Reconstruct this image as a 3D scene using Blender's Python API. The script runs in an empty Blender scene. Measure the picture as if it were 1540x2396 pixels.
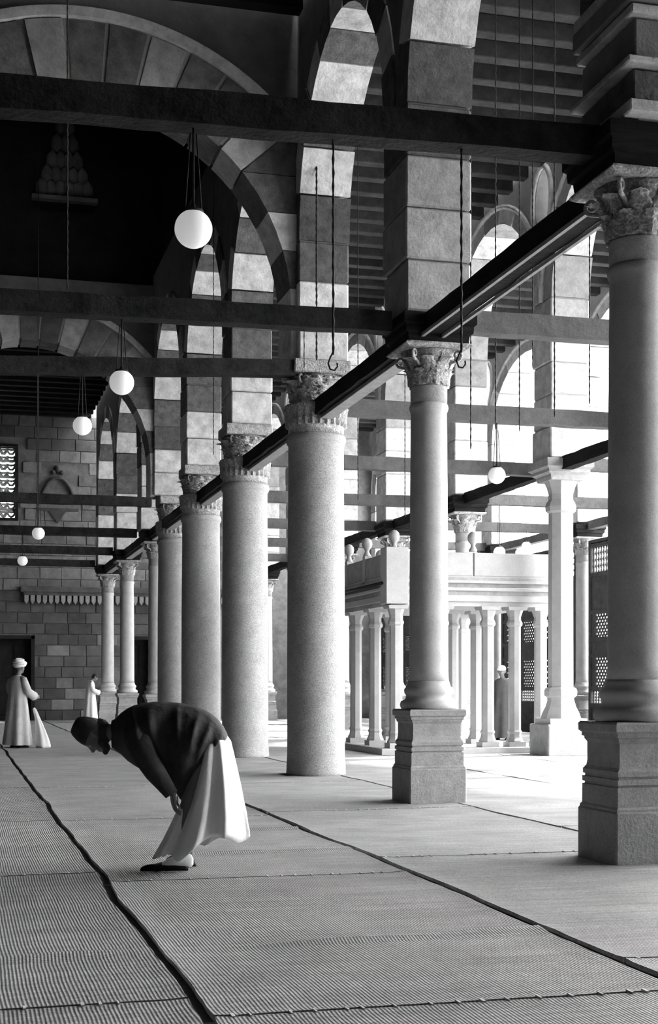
import bpy, bmesh, math, random
from mathutils import Vector, Matrix, noise
from mathutils.geometry import tessellate_polygon

random.seed(7)
SC = bpy.context.scene
COL = SC.collection
PI = math.pi

# ------------------------------------------------------------------ camera, light, exposure
TH = math.radians(14.8)
SN, CS = math.sin(TH), math.cos(TH)
CAMZ = 1.27
cam_d = bpy.data.cameras.new('camera')
cam = bpy.data.objects.new('camera', cam_d)
COL.objects.link(cam)
cam.location = (0, 0, CAMZ)
cam.rotation_euler = (PI / 2, 0, -TH)
cam_d.sensor_fit = 'VERTICAL'
cam_d.sensor_height = 36.0
cam_d.lens = 50.0
cam_d.shift_y = 402.0 / 2396.0
cam_d.clip_end = 400
SC.camera = cam

world = bpy.data.worlds.new('sky')
SC.world = world
world.use_nodes = True
bg = world.node_tree.nodes['Background']
bg.inputs[0].default_value = (1, 1, 1, 1)
bg.inputs[1].default_value = 6.5

sun_d = bpy.data.lights.new('sun', 'SUN')
sun_d.energy = 8.0
sun_d.angle = math.radians(5.0)
sun = bpy.data.objects.new('sun', sun_d)
COL.objects.link(sun)
SUN_TO = Vector((0.64, 0.12, 0.72)).normalized()
sun.rotation_euler = SUN_TO.to_track_quat('Z', 'Y').to_euler()
sun.location = (30, -10, 30)

vs = SC.view_settings
vs.view_transform = 'Standard'
vs.look = 'None'
vs.gamma = 1.0
vs.use_curve_mapping = False
vs.exposure = 1.68
try:
    SC.cycles.use_denoising = True
    SC.cycles.max_bounces = 8
    SC.cycles.diffuse_bounces = 2
    SC.cycles.sample_clamp_indirect = 12
except Exception:
    pass

# ------------------------------------------------------------------ materials (black-and-white place)
MATS = {}


def mat(name, base, var=0.25, scale=6.0, bump=0.25, rough=0.85, speck=0.0, speck_scale=160.0, rnd=0.0,
        streak=None, emit=0.0, bscale=None):
    if name in MATS:
        return MATS[name]
    m = bpy.data.materials.new(name)
    m.use_nodes = True
    nt = m.node_tree
    N, L = nt.nodes, nt.links
    b = N['Principled BSDF']
    b.inputs['Roughness'].default_value = rough
    try:
        b.inputs['Specular IOR Level'].default_value = 0.06 if base < .06 else 0.25
    except Exception:
        pass
    tc = N.new('ShaderNodeTexCoord')
    mp = N.new('ShaderNodeMapping')
    L.new(tc.outputs['Object'], mp.inputs['Vector'])
    if streak:
        mp.inputs['Scale'].default_value = streak
    oi = N.new('ShaderNodeObjectInfo')
    n1 = N.new('ShaderNodeTexNoise')
    n1.noise_dimensions = '4D'
    n1.inputs['Scale'].default_value = scale
    n1.inputs['Detail'].default_value = 6
    n1.inputs['Roughness'].default_value = 0.65
    L.new(mp.outputs[0], n1.inputs['Vector'])
    mw = N.new('ShaderNodeMath'); mw.operation = 'MULTIPLY'; mw.inputs[1].default_value = 37.0
    L.new(oi.outputs['Random'], mw.inputs[0])
    L.new(mw.outputs[0], n1.inputs['W'])
    r1 = N.new('ShaderNodeMapRange')
    r1.inputs['From Min'].default_value = 0.3
    r1.inputs['From Max'].default_value = 0.7
    r1.inputs['To Min'].default_value = 1 - var
    r1.inputs['To Max'].default_value = 1 + var
    L.new(n1.outputs[0], r1.inputs['Value'])
    val = r1.outputs[0]
    if speck:
        n2 = N.new('ShaderNodeTexNoise')
        n2.inputs['Scale'].default_value = speck_scale
        n2.inputs['Detail'].default_value = 2
        L.new(tc.outputs['Object'], n2.inputs['Vector'])
        r2 = N.new('ShaderNodeMapRange')
        r2.inputs['From Min'].default_value = 0.35
        r2.inputs['From Max'].default_value = 0.65
        r2.inputs['To Min'].default_value = 1 - speck
        r2.inputs['To Max'].default_value = 1 + speck
        L.new(n2.outputs[0], r2.inputs['Value'])
        mm = N.new('ShaderNodeMath'); mm.operation = 'MULTIPLY'
        L.new(val, mm.inputs[0]); L.new(r2.outputs[0], mm.inputs[1])
        val = mm.outputs[0]
    if rnd:
        r3 = N.new('ShaderNodeMapRange')
        r3.inputs['To Min'].default_value = 1 - rnd
        r3.inputs['To Max'].default_value = 1 + rnd
        L.new(oi.outputs['Random'], r3.inputs['Value'])
        mm = N.new('ShaderNodeMath'); mm.operation = 'MULTIPLY'
        L.new(val, mm.inputs[0]); L.new(r3.outputs[0], mm.inputs[1])
        val = mm.outputs[0]
    fin = N.new('ShaderNodeMath'); fin.operation = 'MULTIPLY'; fin.inputs[1].default_value = base
    fin.use_clamp = True
    L.new(val, fin.inputs[0])
    L.new(fin.outputs[0], b.inputs['Base Color'])
    if bump:
        n3 = N.new('ShaderNodeTexNoise')
        n3.inputs['Scale'].default_value = bscale or scale * 5
        n3.inputs['Detail'].default_value = 5
        L.new(mp.outputs[0], n3.inputs['Vector'])
        bp = N.new('ShaderNodeBump')
        bp.inputs['Strength'].default_value = bump
        bp.inputs['Distance'].default_value = 0.02
        L.new(n3.outputs[0], bp.inputs['Height'])
        L.new(bp.outputs[0], b.inputs['Normal'])
    if emit:
        b.inputs['Emission Color'].default_value = (1, 1, 1, 1)
        b.inputs['Emission Strength'].default_value = emit
    MATS[name] = m
    return m


M_LIME = mat('limestone', 0.50, 0.38, 5, 0.45, speck=0.16, rnd=0.14)
M_MID = mat('weathered_shaded_limestone', 0.30, 0.32, 5, 0.45, speck=0.18, rnd=0.15)
M_DARK = mat('dark_course_stone', 0.09, 0.5, 7, 0.5, speck=0.2, rnd=0.2)
M_MORTAR = mat('mortar', 0.20, 0.2, 9, 0.3)
M_PLASTER = mat('old_plaster', 0.12, 0.25, 3, 0.25, speck=0.15)
M_PLASTER_P = mat('pale_plaster', 0.30, 0.22, 3, 0.2, speck=0.12)
M_SHADE = mat('shade_black', 0.012, 0.4, 2, 0.2)  # near-black colour stands for the shade in unlit bays and ceilings
M_VOUS = mat('dim_arch_stone', 0.10, 0.5, 4, 0.6, speck=0.25, rnd=0.4)
M_MARB = mat('pale_marble', 0.40, 0.14, 5, 0.12, speck=0.16, rough=0.6)
M_MARB_W = mat('white_marble', 0.36, 0.10, 5, 0.1, speck=0.10, rough=0.55)
M_PED = mat('pedestal_stone', 0.30, 0.2, 8, 0.3, speck=0.22)
M_GRAN = mat('granite', 0.28, 0.16, 4, 0.1, speck=0.34, speck_scale=90, rough=0.6)
M_CAP = mat('capital_marble', 0.34, 0.5, 16, 0.9, speck=0.3, speck_scale=60, bscale=40)
M_WOOD = mat('dark_timber', 0.012, 0.6, 3, 0.5, streak=(1, 1, 8), rough=0.7)
M_BEAM = mat('tie_beam_timber', 0.022, 0.65, 4, 0.6, speck=0.3, rough=0.75)
M_GBEAM = mat('greyed_timber', 0.10, 0.3, 4, 0.4, speck=0.25, rough=0.8)
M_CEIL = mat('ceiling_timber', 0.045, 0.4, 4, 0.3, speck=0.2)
M_WALLB = mat('wall_block_stone', 0.17, 0.35, 4, 0.4, speck=0.2, rnd=0.22)
M_DADO = mat('dark_dado_stone', 0.08, 0.4, 3, 0.3, speck=0.2, rnd=0.25)
M_SCREEN = mat('screen_wood', 0.06, 0.4, 6, 0.3, speck=0.3)
M_GROUND = mat('courtyard_paving', 0.5, 0.2, 2, 0.2)
M_BARE = mat('bare_floor_stone', 0.05, 0.3, 4, 0.3)
M_GLOBE = mat('milk_glass', 0.86, 0.03, 4, 0.0, rough=0.35, emit=0.12)
M_IRON = mat('dark_iron', 0.03, 0.3, 20, 0.2, rough=0.6)
M_SKIN = mat('skin', 0.16, 0.12, 12, 0.1, rough=0.6)
M_JACKET = mat('dark_jacket_cloth', 0.042, 0.35, 9, 0.6, rough=0.65, bscale=14)
M_ROBE = mat('white_robe_cloth', 0.88, 0.06, 5, 0.2, rough=0.9, bscale=250)
M_ROBE2 = mat('cream_robe_cloth', 0.50, 0.15, 6, 0.2, rough=0.9)
M_GREY = mat('grey_robe_cloth', 0.07, 0.2, 6, 0.3, rough=0.9)
M_SHOE = mat('black_leather', 0.015, 0.2, 20, 0.2, rough=0.4)
M_EYE = mat('eye', 0.5, 0.0, 4, 0.0, rough=0.2)
M_STITCH = mat('pale_cord', 0.65, 0.2, 30, 0.2)
M_SLOT = mat('dark_doorway_wood', 0.02, 0.3, 4, 0.2)
M_STUCCO = mat('stucco_grille', 0.5, 0.2, 9, 0.2)


def reed_material(name, base):
    m = bpy.data.materials.new(name)
    m.use_nodes = True
    N, L = m.node_tree.nodes, m.node_tree.links
    b = N['Principled BSDF']
    b.inputs['Roughness'].default_value = 0.75
    tc = N.new('ShaderNodeTexCoord')
    oi = N.new('ShaderNodeObjectInfo')
    # slow warp so the weave is not ruled
    w = N.new('ShaderNodeTexNoise'); w.inputs['Scale'].default_value = 1.3
    L.new(tc.outputs['Object'], w.inputs['Vector'])
    ad = N.new('ShaderNodeVectorMath'); ad.operation = 'MULTIPLY_ADD'
    ad.inputs[1].default_value = (0.035, 0.035, 0)
    L.new(w.outputs['Color'], ad.inputs[0]); L.new(tc.outputs['Object'], ad.inputs[2])
    wa = N.new('ShaderNodeTexWave'); wa.bands_direction = 'X'
    wa.inputs['Scale'].default_value = 19.0
    wa.inputs['Distortion'].default_value = 0.25
    L.new(ad.outputs[0], wa.inputs['Vector'])
    wb = N.new('ShaderNodeTexWave'); wb.bands_direction = 'Y'
    wb.inputs['Scale'].default_value = 15.0
    wb.inputs['Distortion'].default_value = 0.3
    L.new(ad.outputs[0], wb.inputs['Vector'])
    mx = N.new('ShaderNodeMath'); mx.operation = 'MULTIPLY_ADD'; mx.inputs[1].default_value = 0.6
    L.new(wb.outputs['Fac'], mx.inputs[0]); L.new(wa.outputs['Fac'], mx.inputs[2])
    n = N.new('ShaderNodeTexNoise'); n.inputs['Scale'].default_value = 2.2; n.inputs['Detail'].default_value = 5
    L.new(tc.outputs['Object'], n.inputs['Vector'])
    n2 = N.new('ShaderNodeTexNoise'); n2.inputs['Scale'].default_value = 90; n2.inputs['Detail'].default_value = 3
    L.new(tc.outputs['Object'], n2.inputs['Vector'])
    # long streaks across each mat (reeds of differing tone)
    mp = N.new('ShaderNodeMapping'); mp.inputs['Scale'].default_value = (0.6, 14, 1)
    L.new(tc.outputs['Object'], mp.inputs['Vector'])
    n4 = N.new('ShaderNodeTexNoise'); n4.inputs['Scale'].default_value = 1.6; n4.inputs['Detail'].default_value = 4
    L.new(mp.outputs[0], n4.inputs['Vector'])

    def rng(src, lo, hi, a=0.3, c=0.7):
        r = N.new('ShaderNodeMapRange')
        r.inputs['From Min'].default_value = a; r.inputs['From Max'].default_value = c
        r.inputs['To Min'].default_value = lo; r.inputs['To Max'].default_value = hi
        L.new(src, r.inputs['Value'])
        return r.outputs[0]

    def mul(a, c):
        q = N.new('ShaderNodeMath'); q.operation = 'MULTIPLY'
        L.new(a, q.inputs[0]); L.new(c, q.inputs[1])
        return q.outputs[0]
    v = mul(mul(mul(rng(mx.outputs[0], 0.74, 1.16, 0.1, 1.4), rng(n.outputs[0], 0.85, 1.15)), rng(n2.outputs[0], 0.68, 1.32)),
            mul(rng(n4.outputs[0], 0.78, 1.15), rng(oi.outputs['Random'], 0.93, 1.07, 0, 1)))
    f = N.new('ShaderNodeMath'); f.operation = 'MULTIPLY'; f.inputs[1].default_value = base; f.use_clamp = True
    L.new(v, f.inputs[0]); L.new(f.outputs[0], b.inputs['Base Color'])
    bp = N.new('ShaderNodeBump'); bp.inputs['Strength'].default_value = 0.5; bp.inputs['Distance'].default_value = 0.004
    L.new(mx.outputs[0], bp.inputs['Height']); L.new(bp.outputs[0], b.inputs['Normal'])
    return m


M_REED = reed_material('woven_reed', 0.29)

# ------------------------------------------------------------------ helpers


class MB:
    """collects geometry for ONE mesh object"""

    def __init__(s):
        s.v, s.f, s.sm = [], [], []

    def add(s, vs_, fs, smooth=False):
        o = len(s.v)
        s.v += [tuple(p) for p in vs_]
        s.f += [tuple(i + o for i in f) for f in fs]
        s.sm += [smooth] * len(fs)
        return s

    def box(s, x0, x1, y0, y1, z0, z1, c=0.0):
        if c <= 0:
            v = [(x, y, z) for z in (z0, z1) for y in (y0, y1) for x in (x0, x1)]
            f = [(0, 2, 3, 1), (4, 5, 7, 6), (0, 1, 5, 4), (2, 6, 7, 3), (0, 4, 6, 2), (1, 3, 7, 5)]
            return s.add(v, f)
        bm = bmesh.new()
        bmesh.ops.create_cube(bm, size=1.0)
        for q in bm.verts:
            q.co = Vector((x0 + (q.co.x + .5) * (x1 - x0), y0 + (q.co.y + .5) * (y1 - y0), z0 + (q.co.z + .5) * (z1 - z0)))
        bmesh.ops.bevel(bm, geom=bm.edges[:], offset=c, segments=1, affect='EDGES')
        return s.bm(bm)

    def bm(s, bm, smooth=False):
        bm.verts.ensure_lookup_table()
        bm.verts.index_update()
        s.add([q.co[:] for q in bm.verts], [[q.index for q in f.verts] for f in bm.faces], smooth)
        bm.free()
        return s

    def lathe(s, prof, seg=32, c=(0, 0), smooth=True, rot=0.0, closed=True, flute=0, fdepth=0.0):
        v, f = [], []
        for r, z in prof:
            for k in range(seg):
                a = rot + 2 * PI * k / seg
                rr = r * (1 - fdepth * (0.5 + 0.5 * math.cos(flute * a))) if flute else r
                v.append((c[0] + rr * math.cos(a), c[1] + rr * math.sin(a), z))
        n = len(prof)
        for i in range(n - 1):
            for k in range(seg):
                k2 = (k + 1) % seg
                f.append((i * seg + k, i * seg + k2, (i + 1) * seg + k2, (i + 1) * seg + k))
        if closed:
            f.append(tuple(reversed(range(seg))))
            f.append(tuple((n - 1) * seg + k for k in range(seg)))
        return s.add(v, f, smooth)

    def square(s, prof, c=(0, 0)):
        return s.lathe([(r * math.sqrt(2), z) for r, z in prof], 4, c, False, PI / 4)

    def prism(s, outer, holes, t0, t1, axis):
        """polygon in (a, z) extruded along axis 'x' (a = y) or 'y' (a = x)"""
        polys = [[Vector((p[0], p[1], 0)) for p in q] for q in [outer] + holes]
        flat = [p for q in polys for p in q]
        tris = tessellate_polygon(polys)

        def P(p, t):
            return (t, p.x, p.y) if axis == 'x' else (p.x, t, p.y)
        n = len(flat)
        v = [P(p, t0) for p in flat] + [P(p, t1) for p in flat]
        f = [tuple(t) for t in tris] + [tuple(i + n for i in reversed(t)) for t in tris]
        o = 0
        for q in polys:
            m = len(q)
            for i in range(m):
                j = (i + 1) % m
                f.append((o + i, o + j, o + j + n, o + i + n))
            o += m
        return s.add(v, f)

    def tube(s, pts, r, seg=8, smooth=True, cap=True):
        pts = [Vector(p) for p in pts]
        rs = r if isinstance(r, (list, tuple)) else [r] * len(pts)
        v, f = [], []
        up = Vector((0, 0, 1))
        prev = None
        for i, p in enumerate(pts):
            d = (pts[min(i + 1, len(pts) - 1)] - pts[max(i - 1, 0)]).normalized()
            if prev is None:
                a = d.cross(up)
                if a.length < 1e-3:
                    a = d.cross(Vector((1, 0, 0)))
            else:
                a = prev - d * prev.dot(d)
            a.normalize()
            prev = a
            b = d.cross(a)
            for k in range(seg):
                t = 2 * PI * k / seg
                v.append(p + (a * math.cos(t) + b * math.sin(t)) * rs[i])
        for i in range(len(pts) - 1):
            for k in range(seg):
                k2 = (k + 1) % seg
                f.append((i * seg + k, i * seg + k2, (i + 1) * seg + k2, (i + 1) * seg + k))
        if cap:
            f.append(tuple(reversed(range(seg))))
            f.append(tuple((len(pts) - 1) * seg + k for k in range(seg)))
        return s.add(v, f, smooth)

    def ball(s, c, r, seg=20, rings=12, sq=1.0):
        prof = [(max(r * math.sin(PI * i / rings), 1e-4), c[2] - r * sq * math.cos(PI * i / rings)) for i in range(rings + 1)]
        return s.lathe(prof, seg, (c[0], c[1]), True)

    def rings(s, rings, closed=True, smooth=True, cap=True):
        n = len(rings[0])
        v = [p for r in rings for p in r]
        f = []
        for i in range(len(rings) - 1):
            for k in range(n if closed else n - 1):
                k2 = (k + 1) % n
                f.append((i * n + k, i * n + k2, (i + 1) * n + k2, (i + 1) * n + k))
        if cap:
            f.append(tuple(reversed(range(n))))
            f.append(tuple((len(rings) - 1) * n + k for k in range(n)))
        return s.add(v, f, smooth)

    def mesh(s, name, m):
        me = bpy.data.meshes.new(name)
        me.from_pydata(s.v, [], s.f)
        me.polygons.foreach_set('use_smooth', s.sm)
        if m:
            me.materials.append(m)
        bm = bmesh.new(); bm.from_mesh(me)
        bmesh.ops.recalc_face_normals(bm, faces=bm.faces[:])
        bm.to_mesh(me); bm.free()
        me.update()
        return me


def link(name, data, parent=None, loc=(0, 0, 0), rot=(0, 0, 0)):
    o = bpy.data.objects.new(name, data)
    COL.objects.link(o)
    if parent:
        o.parent = parent
    o.location = loc
    o.rotation_euler = rot
    return o


def tag(o, label=None, cat=None, group=None, kind=None):
    if label: o['label'] = label
    if cat: o['category'] = cat
    if group: o['group'] = group
    if kind: o['kind'] = kind
    return o


def thing(name, label, cat, loc=(0, 0, 0), group=None, rot=(0, 0, 0)):
    return tag(link(name, None, None, loc, rot), label, cat, group, 'thing')


def part(name, mb, m, parent, loc=(0, 0, 0), world=False, rot=(0, 0, 0)):
    """mesh child; world=True: geometry given in world coordinates (unrotated parents)"""
    me = mb.mesh(name, m) if isinstance(mb, MB) else mb
    if world:
        p, off = parent, Vector((0, 0, 0))
        while p:
            off += p.location
            p = p.parent
        me.transform(Matrix.Translation(-off))
    return link(name, me, parent, loc, rot)


def struct(name, mb, m, label=None):
    o = link(name, mb.mesh(name, m))
    o['kind'] = 'structure'
    if label: o['label'] = label
    return o


def W(px, py, d):
    """point of the place seen at a pixel, at depth d along the view axis"""
    xc = (px - 770) / 3328 * d
    return Vector((d * SN + xc * CS, d * CS - xc * SN, CAMZ + (1600 - py) * d / 3328))


# ------------------------------------------------------------------ layout
XA = 4.9
ROW_A = [9.3, 14.44, 19.2, 24.05, 28.8, 33.6, 35.9 + .0, 41.6, 47.0]
ROW_A[6] = 36.0
XB = 10.4
ROW_B = [8.6, 13.5, 18.4, 23.3, 28.2, 33.1, 38.0, 42.9, 47.8]
XC = 15.0
ROW_C = [9.4, 15.1, 20.8, 26.5, 32.2, 37.9, 43.6, 49.3]
Y_END = 49.4

# ------------------------------------------------------------------ floor
struct('floor', MB().box(-3, 22, -6, 56, -0.3, 0.0), M_BARE, 'dark stone floor of the hall')
o = struct('trim_1', MB().box(XC + .6, 120, -60, 130, -0.32, -0.02), M_GROUND, 'pale paving of the open courtyard')

# ------------------------------------------------------------------ arcade walls


def ell(cy, zs, a, b, t):
    return (cy + a * math.cos(t), zs + b * math.sin(t))


def block(mb_pts, x0, x1, axis):
    return MB().prism(mb_pts, [], x0, x1, axis)


def shade_for(z, bright=True):
    return (z > 7.4 and int((z - 7.4) / 0.48) % 2 == 0) or 6.5 < z < 6.95


def arcade(name, label, x0, x1, ys, zb, zs, rise, top, light, dark, body, ring=0.38, oculus=None, nv=11, hw=0.4, first_dark=None):
    core = MB()
    n = len(ys)
    rec = 0.03
    # spandrels (one cell per pier) pierced by an oval window
    for i, y in enumerate(ys):
        poly = []
        if i > 0:
            p = (ys[i] - ys[i - 1])
            cy = (ys[i] + ys[i - 1]) / 2
            poly += [(cy, top)] + [ell(cy, zs, p / 2, rise + ring, PI / 2 - PI / 2 * k / 12) for k in range(12)]
        else:
            poly += [(y - hw, top), (y - hw, zs)]
        poly += [(y, zs)] if 0 < i < n - 1 else [(y, zs)]
        if i < n - 1:
            p = (ys[i + 1] - ys[i])
            cy = (ys[i] + ys[i + 1]) / 2
            poly += [ell(cy, zs, p / 2, rise + ring, PI - PI / 2 * k / 12) for k in range(1, 13)] + [(cy, top)]
        else:
            poly += [(y + hw, zs), (y + hw, top)]
        holes = []
        if oculus and 0 < i < n - 1:
            oz, ow, oh = oculus
            holes = [[(y + ow * math.cos(2 * PI * k / 28), oz + oh * math.sin(2 * PI * k / 28)) for k in range(28)]]
        core.prism(poly, holes, x0 + rec, x1 - rec, 'x')
        core.box(x0 + rec, x1 - rec, y - hw + rec, y + hw - rec, zb[i], zs + .02)
    root = struct(name, core, body, label)
    rr = random.Random(len(name) * 13)
    for i, y in enumerate(ys):
        z = zb[i]
        nc = max(1, round((zs - z) / 0.51))
        h = (zs - z) / nc
        for k in range(nc):
            isd = shade_for(z + k * h + .1)
            m = dark if isd else (M_MID if (name == 'wall_right' and i < 2) else light)  # two nearest piers take a darker stone, their shade put into the colour
            j = rr.uniform(-.012, .012)
            b = MB().box(x0 + j, x1 - j * .5, y - hw + j, y + hw - j, z + k * h + .008, z + (k + 1) * h - .008, 0.018)
            part('stone', b, m, root)
    if name == 'wall_right':
        z, k = 5.16, 0
        while z < 8.6:
            hh = (.10, .22, .06, .30, .08, .16)[k % 6]
            pr = (.10, .05, .13, .03, .08, .11)[k % 6]
            part('moulded_course', MB().box(x0 - pr, x1 + pr, ys[0] - hw - pr, ys[0] + hw + .02, z, z + hh - .012, .01), (M_LIME if hh < .11 else M_DARK if k % 3 == 1 else M_MORTAR), root)
            z += hh
            k += 1
    for i in range(n - 1):
        p = ys[i + 1] - ys[i]
        cy = (ys[i] + ys[i + 1]) / 2
        a, b = p / 2 - hw, rise
        if i == 0 and False:
            continue
        for k in range(nv):
            t0 = PI * k / nv + .006
            t1 = PI * (k + 1) / nv - .006
            tm = (t0 + t1) / 2
            po = [ell(cy, zs, a, b, t0), ell(cy, zs, p / 2, rise + ring, t0), ell(cy, zs, p / 2, rise + ring, tm),
                  ell(cy, zs, p / 2, rise + ring, t1), ell(cy, zs, a, b, t1), ell(cy, zs, a, b, tm)]
            j = rr.uniform(-.012, .012)
            part('voussoir', block(po, x0 + j, x1 + j, 'x'), dark if k % 2 == 0 else light, root)
        if oculus:
            # thin hood moulding round the arch on the aisle side
            mo = MB()
            pts = []
            for k in range(25):
                t = PI * k / 24
                q = ell(cy, zs, p / 2 + .0, rise + ring, t)
                pts.append((x0 - .01, q[0], q[1]))
            mo.tube(pts, 0.045, 6)
            part('hood_moulding', mo, light, root)
    if oculus:
        for i in range(1, n - 1):
            oz, ow, oh = oculus
            ri = []
            for k in range(29):
                t = 2 * PI * k / 28
                ri.append((x0, ys[i] + (ow + .05) * math.cos(t), oz + (oh + .05) * math.sin(t)))
            part('window_rim', MB().tube(ri, .05, 6, cap=False), light, root)
    return root


zbA = [5.14, 5.14, 5.68, 5.68, 5.68, 5.68, 5.14, 5.14, 5.14]
arcade('wall_right', 'arcade wall of stilted arches carried by the long row of columns', XA - .36, XA + .35, ROW_A, zbA, 7.3, 2.15, 10.9,
       M_LIME, M_DARK, M_PLASTER)
arcade('wall_middle', 'second arcade wall with oval windows above its columns', XB - .36, XB + .36, ROW_B, [5.2] * 9, 8.0, 2.05, 10.9,
       M_LIME, M_MID, M_PLASTER_P, oculus=(9.78, .36, .56), nv=9, ring=.3)
arcade('wall_courtyard', 'courtyard arcade wall with oval windows above its columns', XC - .36, XC + .36, ROW_C, [5.2] * 8, 8.0, 2.05, 10.9,
       M_LIME, M_MID, M_PLASTER_P, oculus=(9.78, .36, .56), nv=9, ring=.3)

# plain walls
struct('wall_light_block_left', MB().box(-1.75, -1.25, -6, Y_END, 0, 10.9), M_SHADE, 'unseen dark wall added on the left to block light')  # added out of view so no light comes from the left
struct('wall_light_block_right', MB().box(XC + .4, XC + .8, -6, 4.5, 0, 10.9), M_PLASTER, 'unseen wall added near the viewer to block courtyard light')  # unseen blocker, keeps courtyard light off the nearest piers
struct('trim_5', MB().box(XA - .4, XA + .4, -6, 8.92, 10.45, 10.9).box(XB - .4, XB + .4, -6, 8.22, 10.45, 10.9).box(XC - .4, XC + .4, -6, 9.02, 10.45, 10.9), M_SHADE, 'unseen strips added to close roof slots against the sun')  # fillers out of view, stop sun leaking between the ceilings
struct('wall_light_block_behind', MB().box(-1.75, XC + .4, -6.4, -6, 0, 10.9), M_PLASTER, 'unseen wall added behind the viewer to shut out light')  # added unseen to hold back light from behind the camera

# ------------------------------------------------------------------ wide cross arches (before and behind the domed bay)


def cross_arch(name, label, y0, y1, lightm, dim):
    cx, zc, r, R = 1.70, 6.40, 2.77, 3.72
    xl, xr, zb, top = -1.25, 4.57, 5.66, 10.62
    A = math.radians(41)
    arc = [(cx + R * math.cos(A + (PI - 2 * A) * k / 30), zc + R * math.sin(A + (PI - 2 * A) * k / 30)) for k in range(31)]
    poly = [(xr, arc[0][1]), (xr, top), (xl, top), (xl, arc[-1][1])] + list(reversed(arc))
    core = MB().prism(poly, [], y0 + .05, y1 - .02, 'y')
    # recessed mortar bed behind the voussoirs and side courses
    ins = [(cx + (r + .05) * math.cos(PI * k / 40), zc + (r + .05) * math.sin(PI * k / 40)) for k in range(41)]
    out = [(cx + (R - .02) * math.cos(A + (PI - 2 * A) * k / 30), zc + (R - .02) * math.sin(A + (PI - 2 * A) * k / 30)) for k in range(31)]
    bed = [(xr - .02, zb)] + [(xr - .02, out[0][1])] + out + [(xl + .02, out[-1][1]), (xl + .02, zb), (cx - r - .05, zb)] + list(reversed(ins)) + [(cx + r + .05, zb)]
    root = struct(name, core, M_PLASTER, label)
    part('mortar_bed', MB().prism(bed, [], y0 + .03, y1 - .03, 'y'), M_MORTAR, root)
    rr = random.Random(5)
    nv = 11
    for k in range(nv):
        t0 = A + (PI - 2 * A) * k / nv + .009
        t1 = A + (PI - 2 * A) * (k + 1) / nv - .009
        tm = (t0 + t1) / 2
        po = [(cx + q * math.cos(t), zc + q * math.sin(t)) for q, t in
              ((r, t0), (R - .1, t0), (R - .1, tm), (R - .1, t1), (r, t1), (r, tm))]
        j = rr.uniform(-.02, .02)
        part('voussoir', block(po, y0 + j, y1 - .01, 'y'), (dim, M_MID)[k % 3 == 0], root)
    for sgn in (1, -1):
        z = zb
        nc = 5
        zt = zc + r * math.sin(A)
        h = (zt - zb) / nc
        for k in range(nc):
            z0, z1 = zb + k * h + .006, zb + (k + 1) * h - .006

            def xi(zz):
                return cx + sgn * (r if zz < zc else math.sqrt(max(r * r - (zz - zc) ** 2, 0)))
            xe = xr if sgn > 0 else xl
            po = [(xi(z0), z0), (xe, z0), (xe, z1), (xi(z1), z1), (xi((z0 + z1) / 2), (z0 + z1) / 2)]
            part('stone', block(po, y0 + rr.uniform(-.01, .01), y1 - .01, 'y'), (lightm, M_DARK)[shade_for(z0 + .1) and k != 1], root)
        xe = xr if sgn > 0 else xl
        po = [(cx + sgn * r * math.cos(A), zt + .006), (xe, zt + .006), (xe, arc[0][1]), (cx + sgn * (R - .1) * math.cos(A), zc + (R - .1) * math.sin(A))]
        part('stone', block(po, y0, y1 - .01, 'y'), M_DARK, root)
    # projecting archivolt
    po = [(cx + (R - .08) * math.cos(A * .97 + (PI - 2 * A * .97) * k / 40), zc + (R - .08) * math.sin(A * .97 + (PI - 2 * A * .97) * k / 40)) for k in range(41)]
    pq = [(cx + (R + .05) * math.cos(A * .97 + (PI - 2 * A * .97) * k / 40), zc + (R + .05) * math.sin(A * .97 + (PI - 2 * A * .97) * k / 40)) for k in range(41)]
    part('archivolt', MB().prism(po + list(reversed(pq)), [], y0 - .07, y0 + .06, 'y'), M_LIME, root)
    return root


cross_arch('wall_cross_near', 'wide stone arch spanning the aisle in front of the dark bay', 18.95, 19.75, M_LIME, M_VOUS)
cross_arch('wall_cross_far', 'wide stone arch spanning the aisle beyond the dark bay', 33.3, 34.1, M_LIME, M_VOUS)

# tall dark drum over the bay between the two cross arches
dr = MB()
dr.box(-1.6, 5.3, 18.95, 19.6, 10.62, 15)
dr.box(-1.6, 5.3, 33.55, 34.2, 10.62, 15)
dr.box(-1.9, -1.3, 19, 34, 10.62, 15)
dr.box(4.75, 5.3, 19, 34, 10.9, 15)
struct('wall_drum', dr, M_SHADE, 'dark drum wall above the domed bay')
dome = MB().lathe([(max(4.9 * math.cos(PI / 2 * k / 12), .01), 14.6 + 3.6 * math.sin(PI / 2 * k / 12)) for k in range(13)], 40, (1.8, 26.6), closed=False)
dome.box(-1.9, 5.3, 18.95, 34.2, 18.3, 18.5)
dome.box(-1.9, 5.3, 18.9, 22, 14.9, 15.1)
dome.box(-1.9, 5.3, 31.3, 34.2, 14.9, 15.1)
struct('ceiling_dome', dome, M_SHADE, 'unlit dome over the dark bay')
mq = MB()
for lv, (hwid, z) in enumerate([(.16, 14.1), (.26, 13.7), (.38, 13.3), (.5, 12.95), (.62, 12.65)]):
    nn = 2 + lv
    for k in range(nn):
        x = 2.5 - hwid + 2 * hwid * (k + .5) / nn
        mq.lathe([(.01, z + .36), (.13, z + .2), (.15, z), (.02, z - .1)], 8, (x, 33.5))
mq.box(1.75, 3.25, 33.35, 33.6, 12.45, 12.55)
struct('trim_2', mq, M_DADO, 'faint stalactite carving high on the dark wall')

# ------------------------------------------------------------------ ceilings with joists


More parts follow.
